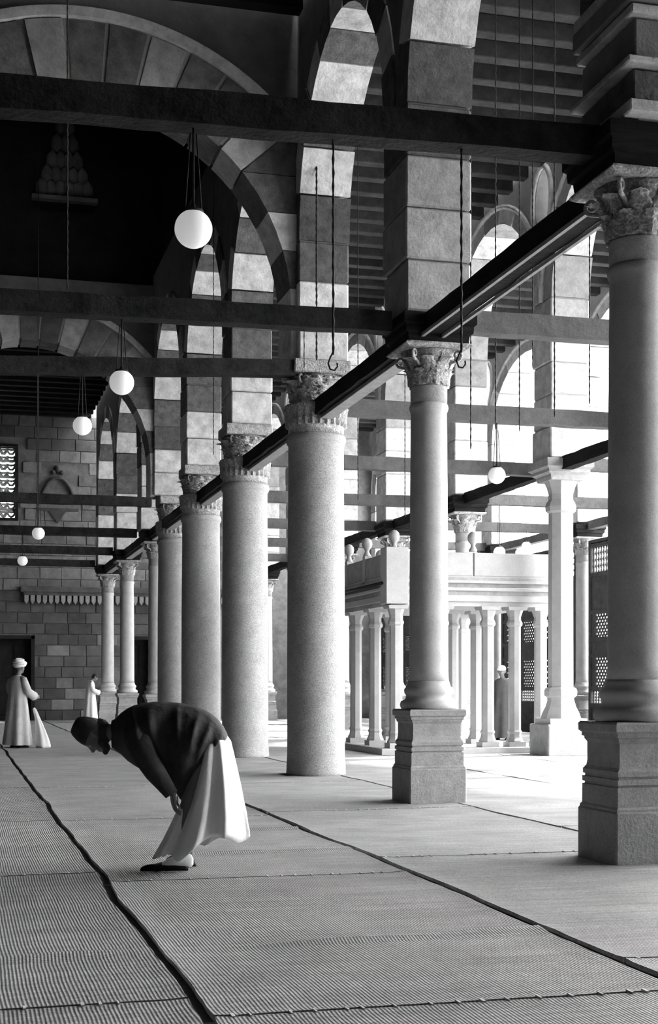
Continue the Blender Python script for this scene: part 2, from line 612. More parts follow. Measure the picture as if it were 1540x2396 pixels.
def ceiling(name, label, x0, x1, y0, y1, z, step, m, first=None):
    root = struct(name, MB().box(x0, x1, y0, y1, z, z + .15), m, label)
    jm = MB().box(-(x1 - x0) / 2 + .02, (x1 - x0) / 2 - .02, -.11, .11, -.26, 0.0, .012).mesh('joist', m)
    y = y0 + .3
    while y < y1 - .2:
        part('joist', jm, m, root, ((x0 + x1) / 2, y, z))
        y += step
    return root


ceiling('ceiling', 'dark joisted timber ceiling over the near aisle', -1.3, XA - .38, -6, 18.93, 10.5, .78, M_SHADE)
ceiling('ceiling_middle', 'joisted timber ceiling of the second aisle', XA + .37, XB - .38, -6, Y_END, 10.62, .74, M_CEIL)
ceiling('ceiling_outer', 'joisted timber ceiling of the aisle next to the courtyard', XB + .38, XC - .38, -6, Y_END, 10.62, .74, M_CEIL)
ceiling('ceiling_far', 'dark timber ceiling beyond the domed bay', -1.3, XA - .38, 34.15, Y_END, 10.5, .78, M_SHADE)

# ------------------------------------------------------------------ far wall
wx0, wx1 = -1.3, XC + .4
door_l = (1.35, 2.58, 2.8)
door_r = (5.9, 6.6, 2.8)
win = (0.75, 2.03, 6.9, 9.3)
poly = [(wx0, 0), (door_l[0], 0), (door_l[0], door_l[2]), (door_l[1], door_l[2]), (door_l[1], 0), (door_r[0], 0), (door_r[0], door_r[2]),
        (door_r[1], door_r[2]), (door_r[1], 0), (wx1, 0), (wx1, 10.9), (wx0, 10.9)]
hole = [(win[0], win[2]), (win[1], win[2]), (win[1], win[3]), (win[0], win[3])]
wf = struct('wall_far', MB().prism(poly, [hole], Y_END + .05, Y_END + .7, 'y'), M_WALLB, 'coursed stone wall closing the far end of the hall')
rr = random.Random(3)
z = 0.0
ci = 0
cnt = 0
while z < 10.3:
    h = 0.40 if z > 4.2 else 0.37
    x = 1.0 - (ci % 2) * .32 + rr.uniform(-.1, 0)
    while x < 7.1:
        wdt = rr.uniform(.55, .85)
        x2 = min(x + wdt, 7.4)
        xm, zm = (x + x2) / 2, z + h / 2
        skip = False
        for dd in (door_l, door_r):
            if zm < dd[2] + .02 and x2 > dd[0] - .02 and x < dd[1] + .02:
                if xm > dd[1] - .1 and x2 > dd[1] + .15:
                    x_ = dd[1] + .01
                    part('stone', MB().box(x_, x2 - .012, Y_END + rr.uniform(-.012, .01), Y_END + .2, z + .01, z + h - .01, .01), M_DADO, wf)
                skip = True
        if zm > win[2] - .2 and zm < win[3] + .2 and x < win[1] + .12:
            skip = True
        if 7.2 < zm < 8.9 and 2.75 < xm < 4.15:
            skip = True
        if not skip:
            m = M_DADO if (2.75 < z < 4.2) else (M_DADO if rr.random() < .7 and z < 4.2 else M_WALLB)
            if z >= 8.9:
                m = M_DADO
            part('stone', MB().box(x + .006, x2 - .012, Y_END + rr.uniform(-.012, .012), Y_END + .2, z + .01, z + h - .01, .01), m, wf)
            cnt += 1
        x = x2
    z += h
    ci += 1

# niche relief above
nr = MB()
pts = []
for k in range(21):
    t = PI * k / 20
    pts.append((3.45 + .55 * math.cos(t), Y_END - .03, 7.55 + .75 * math.sin(t) ** 1.4))
nr.tube(pts, .06, 6)
nr.prism([(3.15, 7.2), (3.45, 6.75), (3.75, 7.2)], [], Y_END - .06, Y_END + .05, 'y')
nr.box(2.75, 4.15, Y_END - .05, Y_END + .05, 7.17, 7.27)
nr.ball((3.45, Y_END - .02, 8.62), .13, 10, 6)
nr.ball((3.3, Y_END - .02, 8.5), .09, 10, 6)
nr.ball((3.6, Y_END - .02, 8.5), .09, 10, 6)
struct('trim_3', nr, M_DADO, 'dark lobed blind arch carved on the far wall')
# cornice with dentils
cor = MB().box(2.2, 9.8, Y_END - .28, Y_END + .1, 4.38, 4.58, .02).box(2.3, 9.8, Y_END - .2, Y_END + .1, 4.28, 4.38)
cr = struct('trim_4', cor, M_DADO, 'dark cornice with hanging dentils on the far wall')
dm = MB().box(-.07, .07, -.16, .05, -.2, 0).prism([(-.07, -.2), (.07, -.2), (0, -.3)], [], -.14, 0, 'y').mesh('dentil', M_PED)
for k in range(36):
    part('dentil', dm, M_PED, cr, (2.4 + k * .205, Y_END - .03, 4.28))
# doors
for i, dd in enumerate((door_l, door_r)):
    lab = ('dark doorway behind the turbaned man', 'narrow dark doorway behind the distant columns')[i]
    dj = struct('door_%d' % (i + 1), MB().box(dd[0], dd[1], Y_END + .45, Y_END + .55, 0, dd[2]), M_SLOT, lab)
    part('door_frame', MB().box(dd[0] - .1, dd[0] + .02, Y_END - .03, Y_END + .3, 0, dd[2] + .1).box(dd[1] - .02, dd[1] + .1, Y_END - .03, Y_END + .3, 0, dd[2] + .1)
         .box(dd[0] - .1, dd[1] + .1, Y_END - .03, Y_END + .3, dd[2], dd[2] + .12), M_SLOT, dj)
    for k in range(2):
        xx = dd[0] + (dd[1] - dd[0]) * (.08 + .46 * k)
        for zz in (.2, 1.5):
            part('door_panel', MB().box(xx, xx + (dd[1] - dd[0]) * .38, Y_END + .41, Y_END + .46, zz, zz + 1.1, .01), M_SLOT, dj)
# stucco window
wn = struct('window_1', MB().box(win[0] - .1, win[0], Y_END - .06, Y_END + .3, win[2] - .1, win[3] + .1).box(win[1], win[1] + .1, Y_END - .06, Y_END + .3, win[2] - .1, win[3] + .1)
            .box(win[0], win[1], Y_END - .06, Y_END + .3, win[3], win[3] + .1).box(win[0], win[1], Y_END - .06, Y_END + .3, win[2] - .1, win[2]), M_SLOT, 'bright pierced stucco window high on the far wall')
gr = MB()
rr = random.Random(9)
for k in range(5):
    for q in range(9):
        cx_, cz_ = win[0] + .13 + k * .255, win[2] + .13 + q * .265
        pts = [(cx_ + (.10 + .03 * math.sin(3 * t)) * math.cos(t), Y_END + .12, cz_ + (.1 + .03 * math.cos(2 * t)) * math.sin(t)) for t in [2 * PI * i / 14 for i in range(15)]]
        gr.tube(pts, .042, 5, cap=False)
        gr.tube([(cx_ - .12, Y_END + .12, cz_ + .12), (cx_, Y_END + .12, cz_ + .04 * (-1) ** k), (cx_ + .13, Y_END + .12, cz_ + .13)], .03, 5)
for q in range(4):
    zz = win[2] + .55 * (q + .45)
    gr.box(win[0], win[1], Y_END + .07, Y_END + .17, zz, zz + .09)
g = part('stucco_grille', gr, M_STUCCO, wn)
g['kind'] = 'stuff'

# ------------------------------------------------------------------ columns
MC = {}


def cached(key, fn, m):
    if key not in MC:
        MC[key] = fn().mesh(key.split('/')[0], m)
    return MC[key]


def leaf_mb(w, h, curl, thick=.02):
    """an acanthus-like leaf standing at the origin, face to +y, tip curling to +y"""
    mb = MB()
    n, k = 11, 7
    top, bot = [], []
    for i in range(n):
        t = i / (n - 1)
        ww = w * (.62 + .55 * math.sin(PI * min(t * 1.05, 1)) ** .8) * (1 - .3 * t ** 5)
        ww *= 1 + .2 * math.cos(t * 20)
        zz = h * (t if t < .8 else .8 + .2 * math.sin((t - .8) / .2 * PI / 2) * .7)
        yy = curl * (t ** 2.6) + (.0 if t < .85 else curl * .5 * (t - .85) / .15)
        if t > .93:
            zz -= h * .06
        row, rowb = [], []
        for j in range(k):
            s_ = (j / (k - 1) - .5) * 2
            ridge = .02 * (1 - abs(s_)) - .025 * abs(s_) ** 2 + .007 * math.cos(s_ * 9)
            row.append((s_ * ww / 2, yy + ridge, zz))
            rowb.append((s_ * ww / 2 * .9, yy + ridge - thick, zz))
        top.append(row); bot.append(rowb)
    rings = [top[i] + list(reversed(bot[i])) for i in range(n)]
    mb.rings(rings, True, True)
    return mb


def volute_mb(s=1.0):
    mb = MB()
    pts, rs = [], []
    for k in range(24):
        t = k / 23
        a = -PI / 2 + t * 2 * PI * 1.35
        r = .075 * s * (1 - .75 * t)
        pts.append((0, r * math.cos(a) + .03 * s, r * math.sin(a)))
        rs.append(.024 * s * (1 - .45 * t))
    pts = [(0, -.14 * s, -.2 * s), (0, -.07 * s, -.1 * s)] + pts
    rs = [.02 * s, .025 * s] + rs
    return mb.tube(pts, rs, 6)


def leaf_capital(parent, z0, z1, r0, r1, absz, key, m, mimp=None):
    h = z1 - z0
    bell = part('capital', cached('capital/bell' + key, lambda: MB().lathe(
        [(r0, z0), (r0 * 1.0, z0 + h * .3), (r0 * 1.1, z0 + h * .6), (r1 * .82, z0 + h * .86), (r1 * .95, z1)], 24), m), m, parent)
    lf = cached('leaf/low' + key, lambda: leaf_mb(r0 * .95, h * .5, h * .13), m)
    lg = cached('leaf/high' + key, lambda: leaf_mb(r0 * 1.0, h * .8, h * .26), m)
    vo = cached('volute/' + key, lambda: volute_mb(h / .5), m)
    for k in range(8):
        a = 2 * PI * k / 8
        link('leaf', lf, bell, ((r0 + .005) * math.cos(a), (r0 + .005) * math.sin(a), z0 + .005), (0, 0, a - PI / 2))
    for k in range(8):
        a = 2 * PI * (k + .5) / 8
        link('leaf', lg, bell, ((r0 + .0) * math.cos(a), (r0 + .0) * math.sin(a), z0 + .02), (0, 0, a - PI / 2))
    ls = cached('leaf/small' + key, lambda: leaf_mb(r0 * .55, h * .34, h * .1), m)
    for k in range(16):
        a = 2 * PI * (k + .5) / 16
        link('leaf', ls, bell, ((r0 * 1.12) * math.cos(a), (r0 * 1.12) * math.sin(a), z0 + h * .6), (0, 0, a - PI / 2))
    for k in range(4):
        a = PI / 4 + PI / 2 * k
        link('volute', vo, bell, ((r1 * .98) * math.cos(a), (r1 * .98) * math.sin(a), z1 - h * .15), (0, 0, a - PI / 2))
    if absz:
        part('abacus', cached('abacus/' + key, lambda: MB().square([(r1 * 1.02, z1), (r1 * 1.12, z1 + .02), (r1 * 1.14, z1 + absz - .02), (r1 * 1.1, z1 + absz)]), m), m, parent)
    return bell


def marble_column(x, y, label, group, imp=M_WOOD):
    t = thing('column', label, 'column', (x, y, 0), group)
    part('plinth', cached('plinth/m', lambda: MB().box(-.315, .315, -.315, .315, 0, .38, .012), M_PED), M_PED, t)
    part('pedestal', cached('pedestal/m', lambda: MB().square(
        [(.302, .38), (.302, .395), (.29, .41), (.29, .545), (.276, .55), (.276, .56), (.29, .565), (.29, .60), (.274, .605), (.274, .618), (.286, .623), (.286, .655),
         (.268, .68), (.262, .72), (.262, .85), (.278, .875), (.278, .89), (.292, .895), (.292, .92), (.31, .935), (.312, .985), (.30, 1.0)]), M_PED), M_PED, t)
    part('base', cached('base/m', lambda: MB().lathe(
        [(.29, 1.0), (.305, 1.02), (.31, 1.05), (.30, 1.085), (.262, 1.10), (.248, 1.12), (.246, 1.15), (.262, 1.17), (.268, 1.20), (.258, 1.225), (.235, 1.24), (.225, 1.27),
         (.216, 1.30)], 36), M_MARB), M_MARB, t)
    part('shaft', cached('shaft/m', lambda: MB().lathe(
        [(.214, 1.30), (.208, 1.4), (.206, 2.2), (.201, 3.2), (.193, 4.1), (.193, 4.16), (.205, 4.19), (.210, 4.215), (.205, 4.24), (.193, 4.26)], 36), M_MARB), M_MARB, t)
    part('necking', cached('necking/m', lambda: MB().lathe([(.195, 4.26), (.197, 4.42), (.205, 4.43)], 36), M_PED), M_PED, t)
    leaf_capital(t, 4.43, 4.80, .20, .32, .05, 'm', M_CAP)
    part('impost_block', cached('impost_block/m', lambda: MB().square([(.33, 4.85), (.34, 4.93), (.37, 4.95), (.375, 5.02), (.40, 5.04), (.40, 5.14)]), M_WOOD), M_WOOD, t)
    return t


def granite_column(x, y, label, group):
    t = thing('column', label, 'column', (x, y, 0), group)
    part('shaft', cached('shaft/g', lambda: MB().lathe(
        [(.412, 0), (.412, .05), (.40, .3), (.40, 1.6), (.396, 2.8), (.385, 4.1), (.385, 4.55), (.405, 4.58), (.418, 4.62), (.412, 4.67), (.39, 4.70)], 48), M_GRAN), M_GRAN, t)
    low = part('lower_capital', cached('lower_capital/g', lambda: MB().lathe([(.385, 4.70), (.39, 4.80), (.405, 4.95), (.435, 5.06), (.44, 5.1), (.36, 5.12)], 40), M_CAP), M_CAP, t)
    pet = cached('petal/g', lambda: leaf_mb(.085, .3, .03, .03), M_CAP)
    for k in range(26):
        a = 2 * PI * k / 26
        link('petal', pet, low, (.403 * math.cos(a), .403 * math.sin(a), 4.81), (0, 0, a - PI / 2))
    leaf_capital(t, 5.11, 5.50, .34, .38, .0, 'g', M_CAP)
    part('abacus', cached('abacus/g', lambda: MB().box(-.40, .40, -.40, .40, 5.50, 5.68, .015), M_CAP), M_CAP, t)
    return t


def octagonal_column(x, y, label, group):
    t = thing('column', label, 'column', (x, y, 0), group)
    part('pedestal', cached('pedestal/o', lambda: MB().box(-.42, .42, -.42, .42, 0, .56, .02), M_PED), M_PED, t)
    part('base', cached('base/o', lambda: MB().square([(.345, .56), (.345, .66)]).lathe(
        [(.355, .66), (.33, .74), (.27, .86), (.235, .98), (.235, 1.02), (.285, 1.06), (.29, 1.14), (.27, 1.19), (.225, 1.21)], 8, smooth=False, rot=PI / 8), M_MARB_W), M_MARB_W, t)
    part('shaft', cached('shaft/o', lambda: MB().lathe([(.222, 1.21), (.215, 4.28)], 8, smooth=False, rot=PI / 8), M_MARB_W), M_MARB_W, t)
    part('capital', cached('capital/o', lambda: MB().lathe(
        [(.215, 4.28), (.265, 4.32), (.275, 4.40), (.25, 4.47), (.215, 4.52), (.215, 4.62), (.25, 4.74), (.30, 4.84)], 8, smooth=False, rot=PI / 8), M_MARB_W), M_MARB_W, t)
    part('abacus', cached('abacus/o', lambda: MB().square([(.31, 4.84), (.33, 4.9), (.33, 4.93), (.39, 4.97), (.39, 5.02), (.44, 5.06), (.44, 5.2)]), M_PED), M_PED, t)
    return t


gA = 'columns of the long near row'
AXS = [4.74, 4.92, 4.86, 4.86, 4.9, 5.08, 4.98, 4.9, 4.9]
labs = ['pale round column on stepped pedestal, cut by the right edge of the photo',
        'slender pale column with leafy capital on stepped pedestal, second from the right edge',
        'thickest grey granite column standing straight on the floor, nearest of the granite ones',
        'thick granite column second in line, right behind the bowing man',
        'thick granite column third in line, rising above the bowing man\'s back',
        'thick granite column mostly hidden by the three nearer granite ones',
        'thin pale column squeezed beside the farthest granite column, first of the far thin ones',
        'thin far column with a flared base, middle of the three far thin ones',
        'thin far column on a block, leftmost of the row, beside the man in white']
for i, y in enumerate(ROW_A):
    if i in (2, 3, 4, 5):
        granite_column(AXS[i], y if i != 2 else 19.1, labs[i], 'thick granite columns')
    else:
        marble_column(AXS[i], y, labs[i], 'slender pale columns of the near row')
labB = ['octagonal column of the second row, out of view nearest the viewer', 'octagonal column of the second row, second from the viewer and out of view',
        'octagonal column of the second row just right of the photo',
        'white octagonal column with vase shaped foot on a block, right of the marble platform',
        'column with worn leafy capital rising behind the marble platform parapet',
        'column of the second row behind the left end of the marble platform', 'column of the second row hidden behind the nearest granite column',
        'far column of the second row, last but one', 'thin far column with pedestal seen between two granite columns']
for i, y in enumerate(ROW_B):
    if i < 3:
        continue
    (octagonal_column if i == 3 else marble_column)(XB, y, labB[i], 'columns of the second row')
# nearer second-row columns lie outside the picture but carry the wall
for i in range(3):
    octagonal_column(XB, ROW_B[i], labB[i], 'columns of the second row')
labC = ['courtyard column nearest the viewer, outside the picture', 'second courtyard column, outside the picture', 'third courtyard column, outside the picture',
        'fourth courtyard column, hidden behind the big right column', 'pale courtyard column between lattice screens left of the big right column',
        'courtyard column behind the marble platform posts', 'far courtyard column hidden by the leafy capital column', 'last courtyard column by the far wall']
for i, y in enumerate(ROW_C[:-1]):
    marble_column(XC, y, labC[i], 'columns of the courtyard row')

# ------------------------------------------------------------------ tie beams


def beam(p0, p1, w, h, label, m, group, ends=True, extra=None):
    p0, p1 = Vector(p0), Vector(p1)
    d = p1 - p0
    L_ = d.length
    ang = math.atan2(d.y, d.x)
    t = tag(link('tie_beam', None, None, p0, (0, -math.asin(d.z / L_), ang)), label, 'beam', group, 'thing')
    mb = MB()
    rings = []
    n = 14
    rr_ = random.Random(int(L_ * 100) + int(p0.y * 10))
    for k in range(n + 1):
        x = L_ * k / n
        j = [rr_.uniform(-.007, .007) for _ in range(4)]
        rings.append([(x, -w / 2 + j[0], -h / 2 + j[1]), (x, w / 2 + j[0], -h / 2 + j[1]), (x, w / 2 + j[2], h / 2 + j[3]), (x, -w / 2 + j[2], h / 2 + j[3])])
    mb.rings(rings, True, False)
    part('timber', mb, m, t)
    if extra:
        extra(t, L_)
    return t


LAB1 = {0: 'heavy dark beam crossing the top of the photo to the rightmost column',
        1: 'dark beam crossing the aisle to the second column from the right edge',
        2: 'dark beam crossing the aisle to the nearest granite column',
        5: 'dark beam crossing the aisle to the farthest granite column',
        6: 'far dark beam, highest of the three low ones at the left edge',
        7: 'far dark beam, middle of the three low ones at the left edge',
        8: 'far dark beam, lowest of the three low ones at the left edge'}
ZB = {0: 5.10, 1: 5.10, 2: 5.56, 5: 5.52, 6: 5.07, 7: 5.12, 8: 5.2}
ZL = {0: 4.99, 1: 5.03, 2: 5.30}
for i, lb in LAB1.items():
    beam((-1.25, ROW_A[i] - (.35 if i in (2, 5) else 0), ZL.get(i, ZB[i])), (XA - .42, ROW_A[i] - (.35 if i in (2, 5) else 0), ZB[i]), .2, .215, lb, M_BEAM, 'beams crossing the near aisle')
# longitudinal ties of the near row, with a lighter plank under each
names = ['rightmost and second column', 'second column and nearest granite column', 'first and second granite columns', 'second and third granite columns',
         'third and fourth granite columns', 'last granite column and first thin far one', 'first and middle thin far columns', 'middle and last thin far columns']
for i in range(8):
    y0, y1 = ROW_A[i] + .2, ROW_A[i + 1] - .2

    def plank(t, L_):
        if i == 0:
            part('edge_strip', MB().box(.1, L_ - .1, .085, .12, -.135, -.10), M_PED, t)
            part('edge_strip', MB().box(.1, L_ - .1, -.14, -.105, -.135, -.10), M_PED, t)
        else:
            part('under_plank', MB().box(.15, L_ - .1, -.16, .02, -.155, -.105, .005), M_PED, t)
    beam((XA - .06, y0, 5.03), (XA - .06, y1, 5.03), .2, .2, 'dark tie rail running from the ' + names[i], M_WOOD, 'tie rails along the near row', extra=plank)
for i in range(2, 8):
    beam((XB - .05, ROW_B[i] + .3, 5.12), (XB - .05, ROW_B[i + 1] - .3, 5.12), .2, .22,
         'dark tie rail of the second row, ' + ['reaching the big right column', 'behind the round lamp', 'above the left of the marble platform', 'just right of the nearest granite column',
                                                'between the granite columns, nearer piece', 'between the granite columns, farther piece'][i - 2], M_WOOD, 'tie rails of the second row')
LAB2 = ['highest grey beam right of the second column, crossing the bright aisle', 'second highest grey beam crossing the bright aisle', 'third highest grey beam crossing the bright aisle, above the round lamp',
        'fourth highest grey beam crossing the bright aisle', 'grey beam just above the marble platform', 'grey beam seen low between the granite columns',
        'faint grey beam beneath the others between the granite columns', 'lowest grey beam between the granite columns']
YB2 = [ROW_A[1], 19.3, 24.1, 28.9, 33.7, 38.2, 42.8, 47.0]
for i, y in enumerate(YB2):
    beam((XA + .42, y, 5.16), (XB - .15, y, 5.16), .2, .23, LAB2[i], M_GBEAM, 'beams crossing the second aisle')
for i, y in enumerate(ROW_B[3:8]):
    beam((XB + .4, y, 5.16), (XC - .3, y, 5.16), .2, .22, ['grey beam right of the white octagonal column', 'grey beam behind the white octagonal capital', 'distant grey beam in the courtyard aisle',
                                                            'more distant grey beam in the courtyard aisle', 'most distant grey beam in the courtyard aisle'][i], M_GBEAM, 'beams crossing the courtyard aisle')
for i in range(2, 7):
    beam((XC, ROW_C[i] + .3, 5.12), (XC, ROW_C[i + 1] - .3, 5.12), .2, .2, ['courtyard row tie rail hidden by the big right column', 'courtyard row tie rail beside the white octagonal column',
                                                                          'courtyard row tie rail behind the marble platform', 'distant courtyard row tie rail', 'last courtyard row tie rail'][i - 2], M_GBEAM, 'tie rails of the courtyard row')

# ------------------------------------------------------------------ globe lamps


def lamp(x, y, z, r, ztop, label, group):
    t = thing('globe_lamp', label, 'lamp', (x, y, z), group)
    part('globe', MB().ball((0, 0, 0), r, 28, 18), M_GLOBE, t)
    part('cap', MB().lathe([(r * .5, r * .80), (r * .55, r * .9), (r * .5, r * 1.0), (r * .15, r * 1.12), (r * .1, r * 1.3)], 16), M_IRON, t)
    part('rod', MB().tube([(0, 0, r * 1.1), (0, 0, ztop - z)], .009, 6), M_IRON, t)
    part('stay_wire', MB().tube([(r * .45, 0, r * .85), (.02, 0, min(.8, ztop - z - .1))], .005, 5), M_IRON, t)
    part('stay_wire', MB().tube([(-r * .45, 0, r * .85), (-.02, 0, min(.8, ztop - z - .1))], .005, 5), M_IRON, t)
    return t


def lampat(px, py, Y, r, ztop, label):
    k = (px + 109) * CS / 3328
    d = Y * CS / (1 - k * SN)
    lamp(k * d, Y, CAMZ + (1600 - py) * d / 3328, r, ztop, label, 'white globe lamps')


lampat(453, 536, ROW_A[0], .125, 5.0, 'largest white globe lamp hanging from the top beam')
lampat(285, 895, ROW_A[1], .125, 5.0, 'white globe lamp hanging from the second beam')
lampat(193, 996, ROW_A[2] - .35, .125, 5.5, 'white globe lamp hanging against the dark bay, third from the front')
lampat(90, 1248, 28.8, .125, 17.6, 'small globe lamp in front of the far beams at the left')
lampat(53, 1312, ROW_A[6], .125, 5.0, 'smallest globe lamp, lowest at the left edge')
lampat(1163, 1112, 19.3, .125, 5.05, 'globe lamp hanging in the bright aisle, right of the slender column')
lampat(1169, 1292, ROW_B[4], .125, 5.05, 'globe lamp half hidden by the marble platform parapet')
lampat(1232, 1278, ROW_B[5], .12, 5.05, 'small globe lamp just above the parapet, near the white octagonal column')

# ------------------------------------------------------------------ hanging chains


def chain(px, Y, ytop_px, ybot_px, label, r=.007, hook=False, ztop=None):
    k = (px + 109) * CS / 3328
    d = Y * CS / (1 - k * SN)
    zt = ztop if ztop else CAMZ + (1600 - ytop_px) * d / 3328
    zb_ = CAMZ + (1600 - ybot_px) * d / 3328
    t = thing('hanging_chain', label, 'chain', (k * d, Y, zb_), 'chains hanging from beams and ceiling')
    n = int((zt - zb_) / .045)
    pts = [(0.0012 * math.sin(i * 1.7), 0, (zt - zb_) * i / n) for i in range(n + 1)]
    part('links', MB().tube(pts, [r * (1.35 if i % 2 else .75) for i in range(n + 1)], 5), M_IRON, t)
    if hook:
        part('hook', MB().tube([(0, 0, .02), (-.02, 0, -.02), (-.035, 0, -.06), (-.02, 0, -.1), (.01, 0, -.105), (.03, 0, -.08), (.028, 0, -.055)], .006, 6), M_IRON, t)


chain(158, ROW_A[1] + .12, 0, 680, 'long thin chain against the dark dome, left of the big lamp', .007, ztop=10.4)
chain(88, ROW_A[2] - .35, 700, 1235, 'faint chain left of the second globe lamp', .006, ztop=5.5)
chain(780, ROW_A[0], 330, 830, 'chain with an open hook below the top beam', .008, True, ztop=5.0)
chain(741, 18.6, 250, 842, 'dark strip drawn for the shaded side of the striped pier above the granite capital', .012, ztop=10.4)  # thin dark tube drawn where the pier's side face is only in shade
chain(712, ROW_A[1], 770, 862, 'short thin chain just above the nearest granite capital', .005, ztop=5.05)
chain(500, ROW_A[3], 740, 1065, 'thin chain in front of the second granite column arch', .006, ztop=16.9)
chain(1080, ROW_A[0], 360, 825, 'dark chain with a hook in front of the pier of the slender column', .008, True, ztop=5.02)
for i, (px, Y, yb) in enumerate([(1102, 15.4, 1050), (1160, 16.2, 1005), (1216, 16.8, 1010), (1247, 17.5, 860), (1298, 15.2, 975), (1380, 16.0, 945), (838, 22, 1170), (948, 23, 1210)]):
    chain(px, Y, 0, yb, ['dotted chain just right of the slender column capital', 'dotted chain left of the highest of two oval windows',
                         'dotted chain above the white octagonal column, left one', 'short dotted chain by the pale pier of the second row',
                         'bold dotted chain on the edge of the pale pier', 'dotted chain between the pale pier and the big right column',
                         'faint chain just right of the nearest granite column', 'faint chain just left of the slender column shaft'][i], .008, ztop=10.6)

# ------------------------------------------------------------------ marble platform (dikka)
DX0, DX1, DY0, DY1 = 7.42, 10.55, 23.95, 27.7
dk = thing('marble_platform', 'raised white marble platform on thin octagonal posts behind the slender column', 'platform', ((DX0 + DX1) / 2, (DY0 + DY1) / 2, 0))
part('kerb', MB().box(DX0 - .15, DX1 + .1, DY0 - .05, DY1 + .1, 0.0, .13, .01), M_MARB_W, dk, world=True)
part('frieze', MB().box(DX0 + .02, DX1, DY0 + .02, DY1, 2.86, 2.93).box(DX0 + .03, DX1 - .03, DY0 + .03, DY1, 2.99, 3.07).box(DX0 + .0, DX1, DY0 + .0, DY1, 3.12, 3.17), M_PED, dk, world=True)
part('slab', MB().box(DX0, DX1, DY0, DY1, 2.74, 2.86, .01).box(DX0 + .05, DX1 - .05, DY0 + .05, DY1 - .05, 2.66, 2.74).box(DX0 - .06, DX1 + .03, DY0 - .06, DY1, 2.93, 2.99, .01)
     .box(DX0 - .03, DX1, DY0 - .03, DY1, 3.07, 3.12).box(DX0 + .03, DX1 - .03, DY0 + .03, DY1, 3.17, 3.2), M_MARB_W, dk, world=True)


def panel(x0, x1, y0, y1, z0=3.2, z1=3.62):
    p = part('parapet_panel', MB().box(x0, x1, y0, y1, z0, z1, .01), M_MARB_W, dk, world=True)
    return p


panel(7.78, 9.0, DY0 + .02, DY0 + .10)
panel(9.03, DX1 - .03, DY0 + .03, DY0 + .11)
for a, b in ((24.25, 25.5), (25.62, 26.75), (26.87, 27.6)):
    part('parapet_panel', MB().box(DX0 + .03, DX0 + .11, a, b, 3.2, 3.6, .01), M_PED, dk, world=True)
part('corner_post', MB().box(DX0 - .07, DX0 + .34, DY0 - .07, DY0 + .3, 2.68, 3.68, .01), M_MARB_W, dk, world=True)
for y in (25.56, 26.81, 27.6):
    part('post', MB().box(DX0, DX0 + .14, y - .07, y + .07, 3.1, 3.66, .01), M_MARB_W, dk, world=True)
fin = MB().lathe([(.07, 0), (.075, .03), (.05, .07), (.035, .11), (.05, .14), (.085, .18), (.10, .24), (.09, .3), (.05, .345), (.01, .36)], 16).mesh('finial', M_MARB_W)
for x, y in ((DX0 + .14, DY0 + .14), (DX0 + .07, 25.56), (DX0 + .07, 26.81), (DX0 + .07, 27.6), (9.02, DY0 + .07), (8.4, DY1), (DX1 - .1, DY1)):
    part('finial', fin, M_MARB_W, dk, Vector((x, y, 3.64)) - dk.location)
part('iron_rail', MB().tube([(DX0 - .1, DY0 + .1, 3.05), (DX0 - .1, DY1, 3.05)], .03, 8), M_IRON, dk, world=True)
post_f = MB().lathe([(.16, .13), (.16, .24), (.13, .30), (.12, .36), (.135, .40), (.115, .44), (.112, 2.30), (.14, 2.33), (.145, 2.37), (.115, 2.43), (.115, 2.48), (.15, 2.58), (.165, 2.62)], 8, smooth=False, rot=PI / 8)
post_f.square([(.17, 2.60), (.19, 2.66)]).square([(.16, .13), (.16, .22)])
pm = post_f.mesh('post', M_MARB_W)
for x, y in ((7.6, 24.12), (9.34, 24.12), (9.86, 24.12), (10.4, 24.2), (8.45, 24.12), (9.68, 25.6), (9.2, 25.6), (7.6, 25.4), (7.6, 26.7), (9.97, 27.2), (8.5, 27.3)):
    part('platform_column', pm, M_MARB_W, dk, Vector((x, y, 0)) - dk.location)

# ------------------------------------------------------------------ lattice screens between courtyard columns


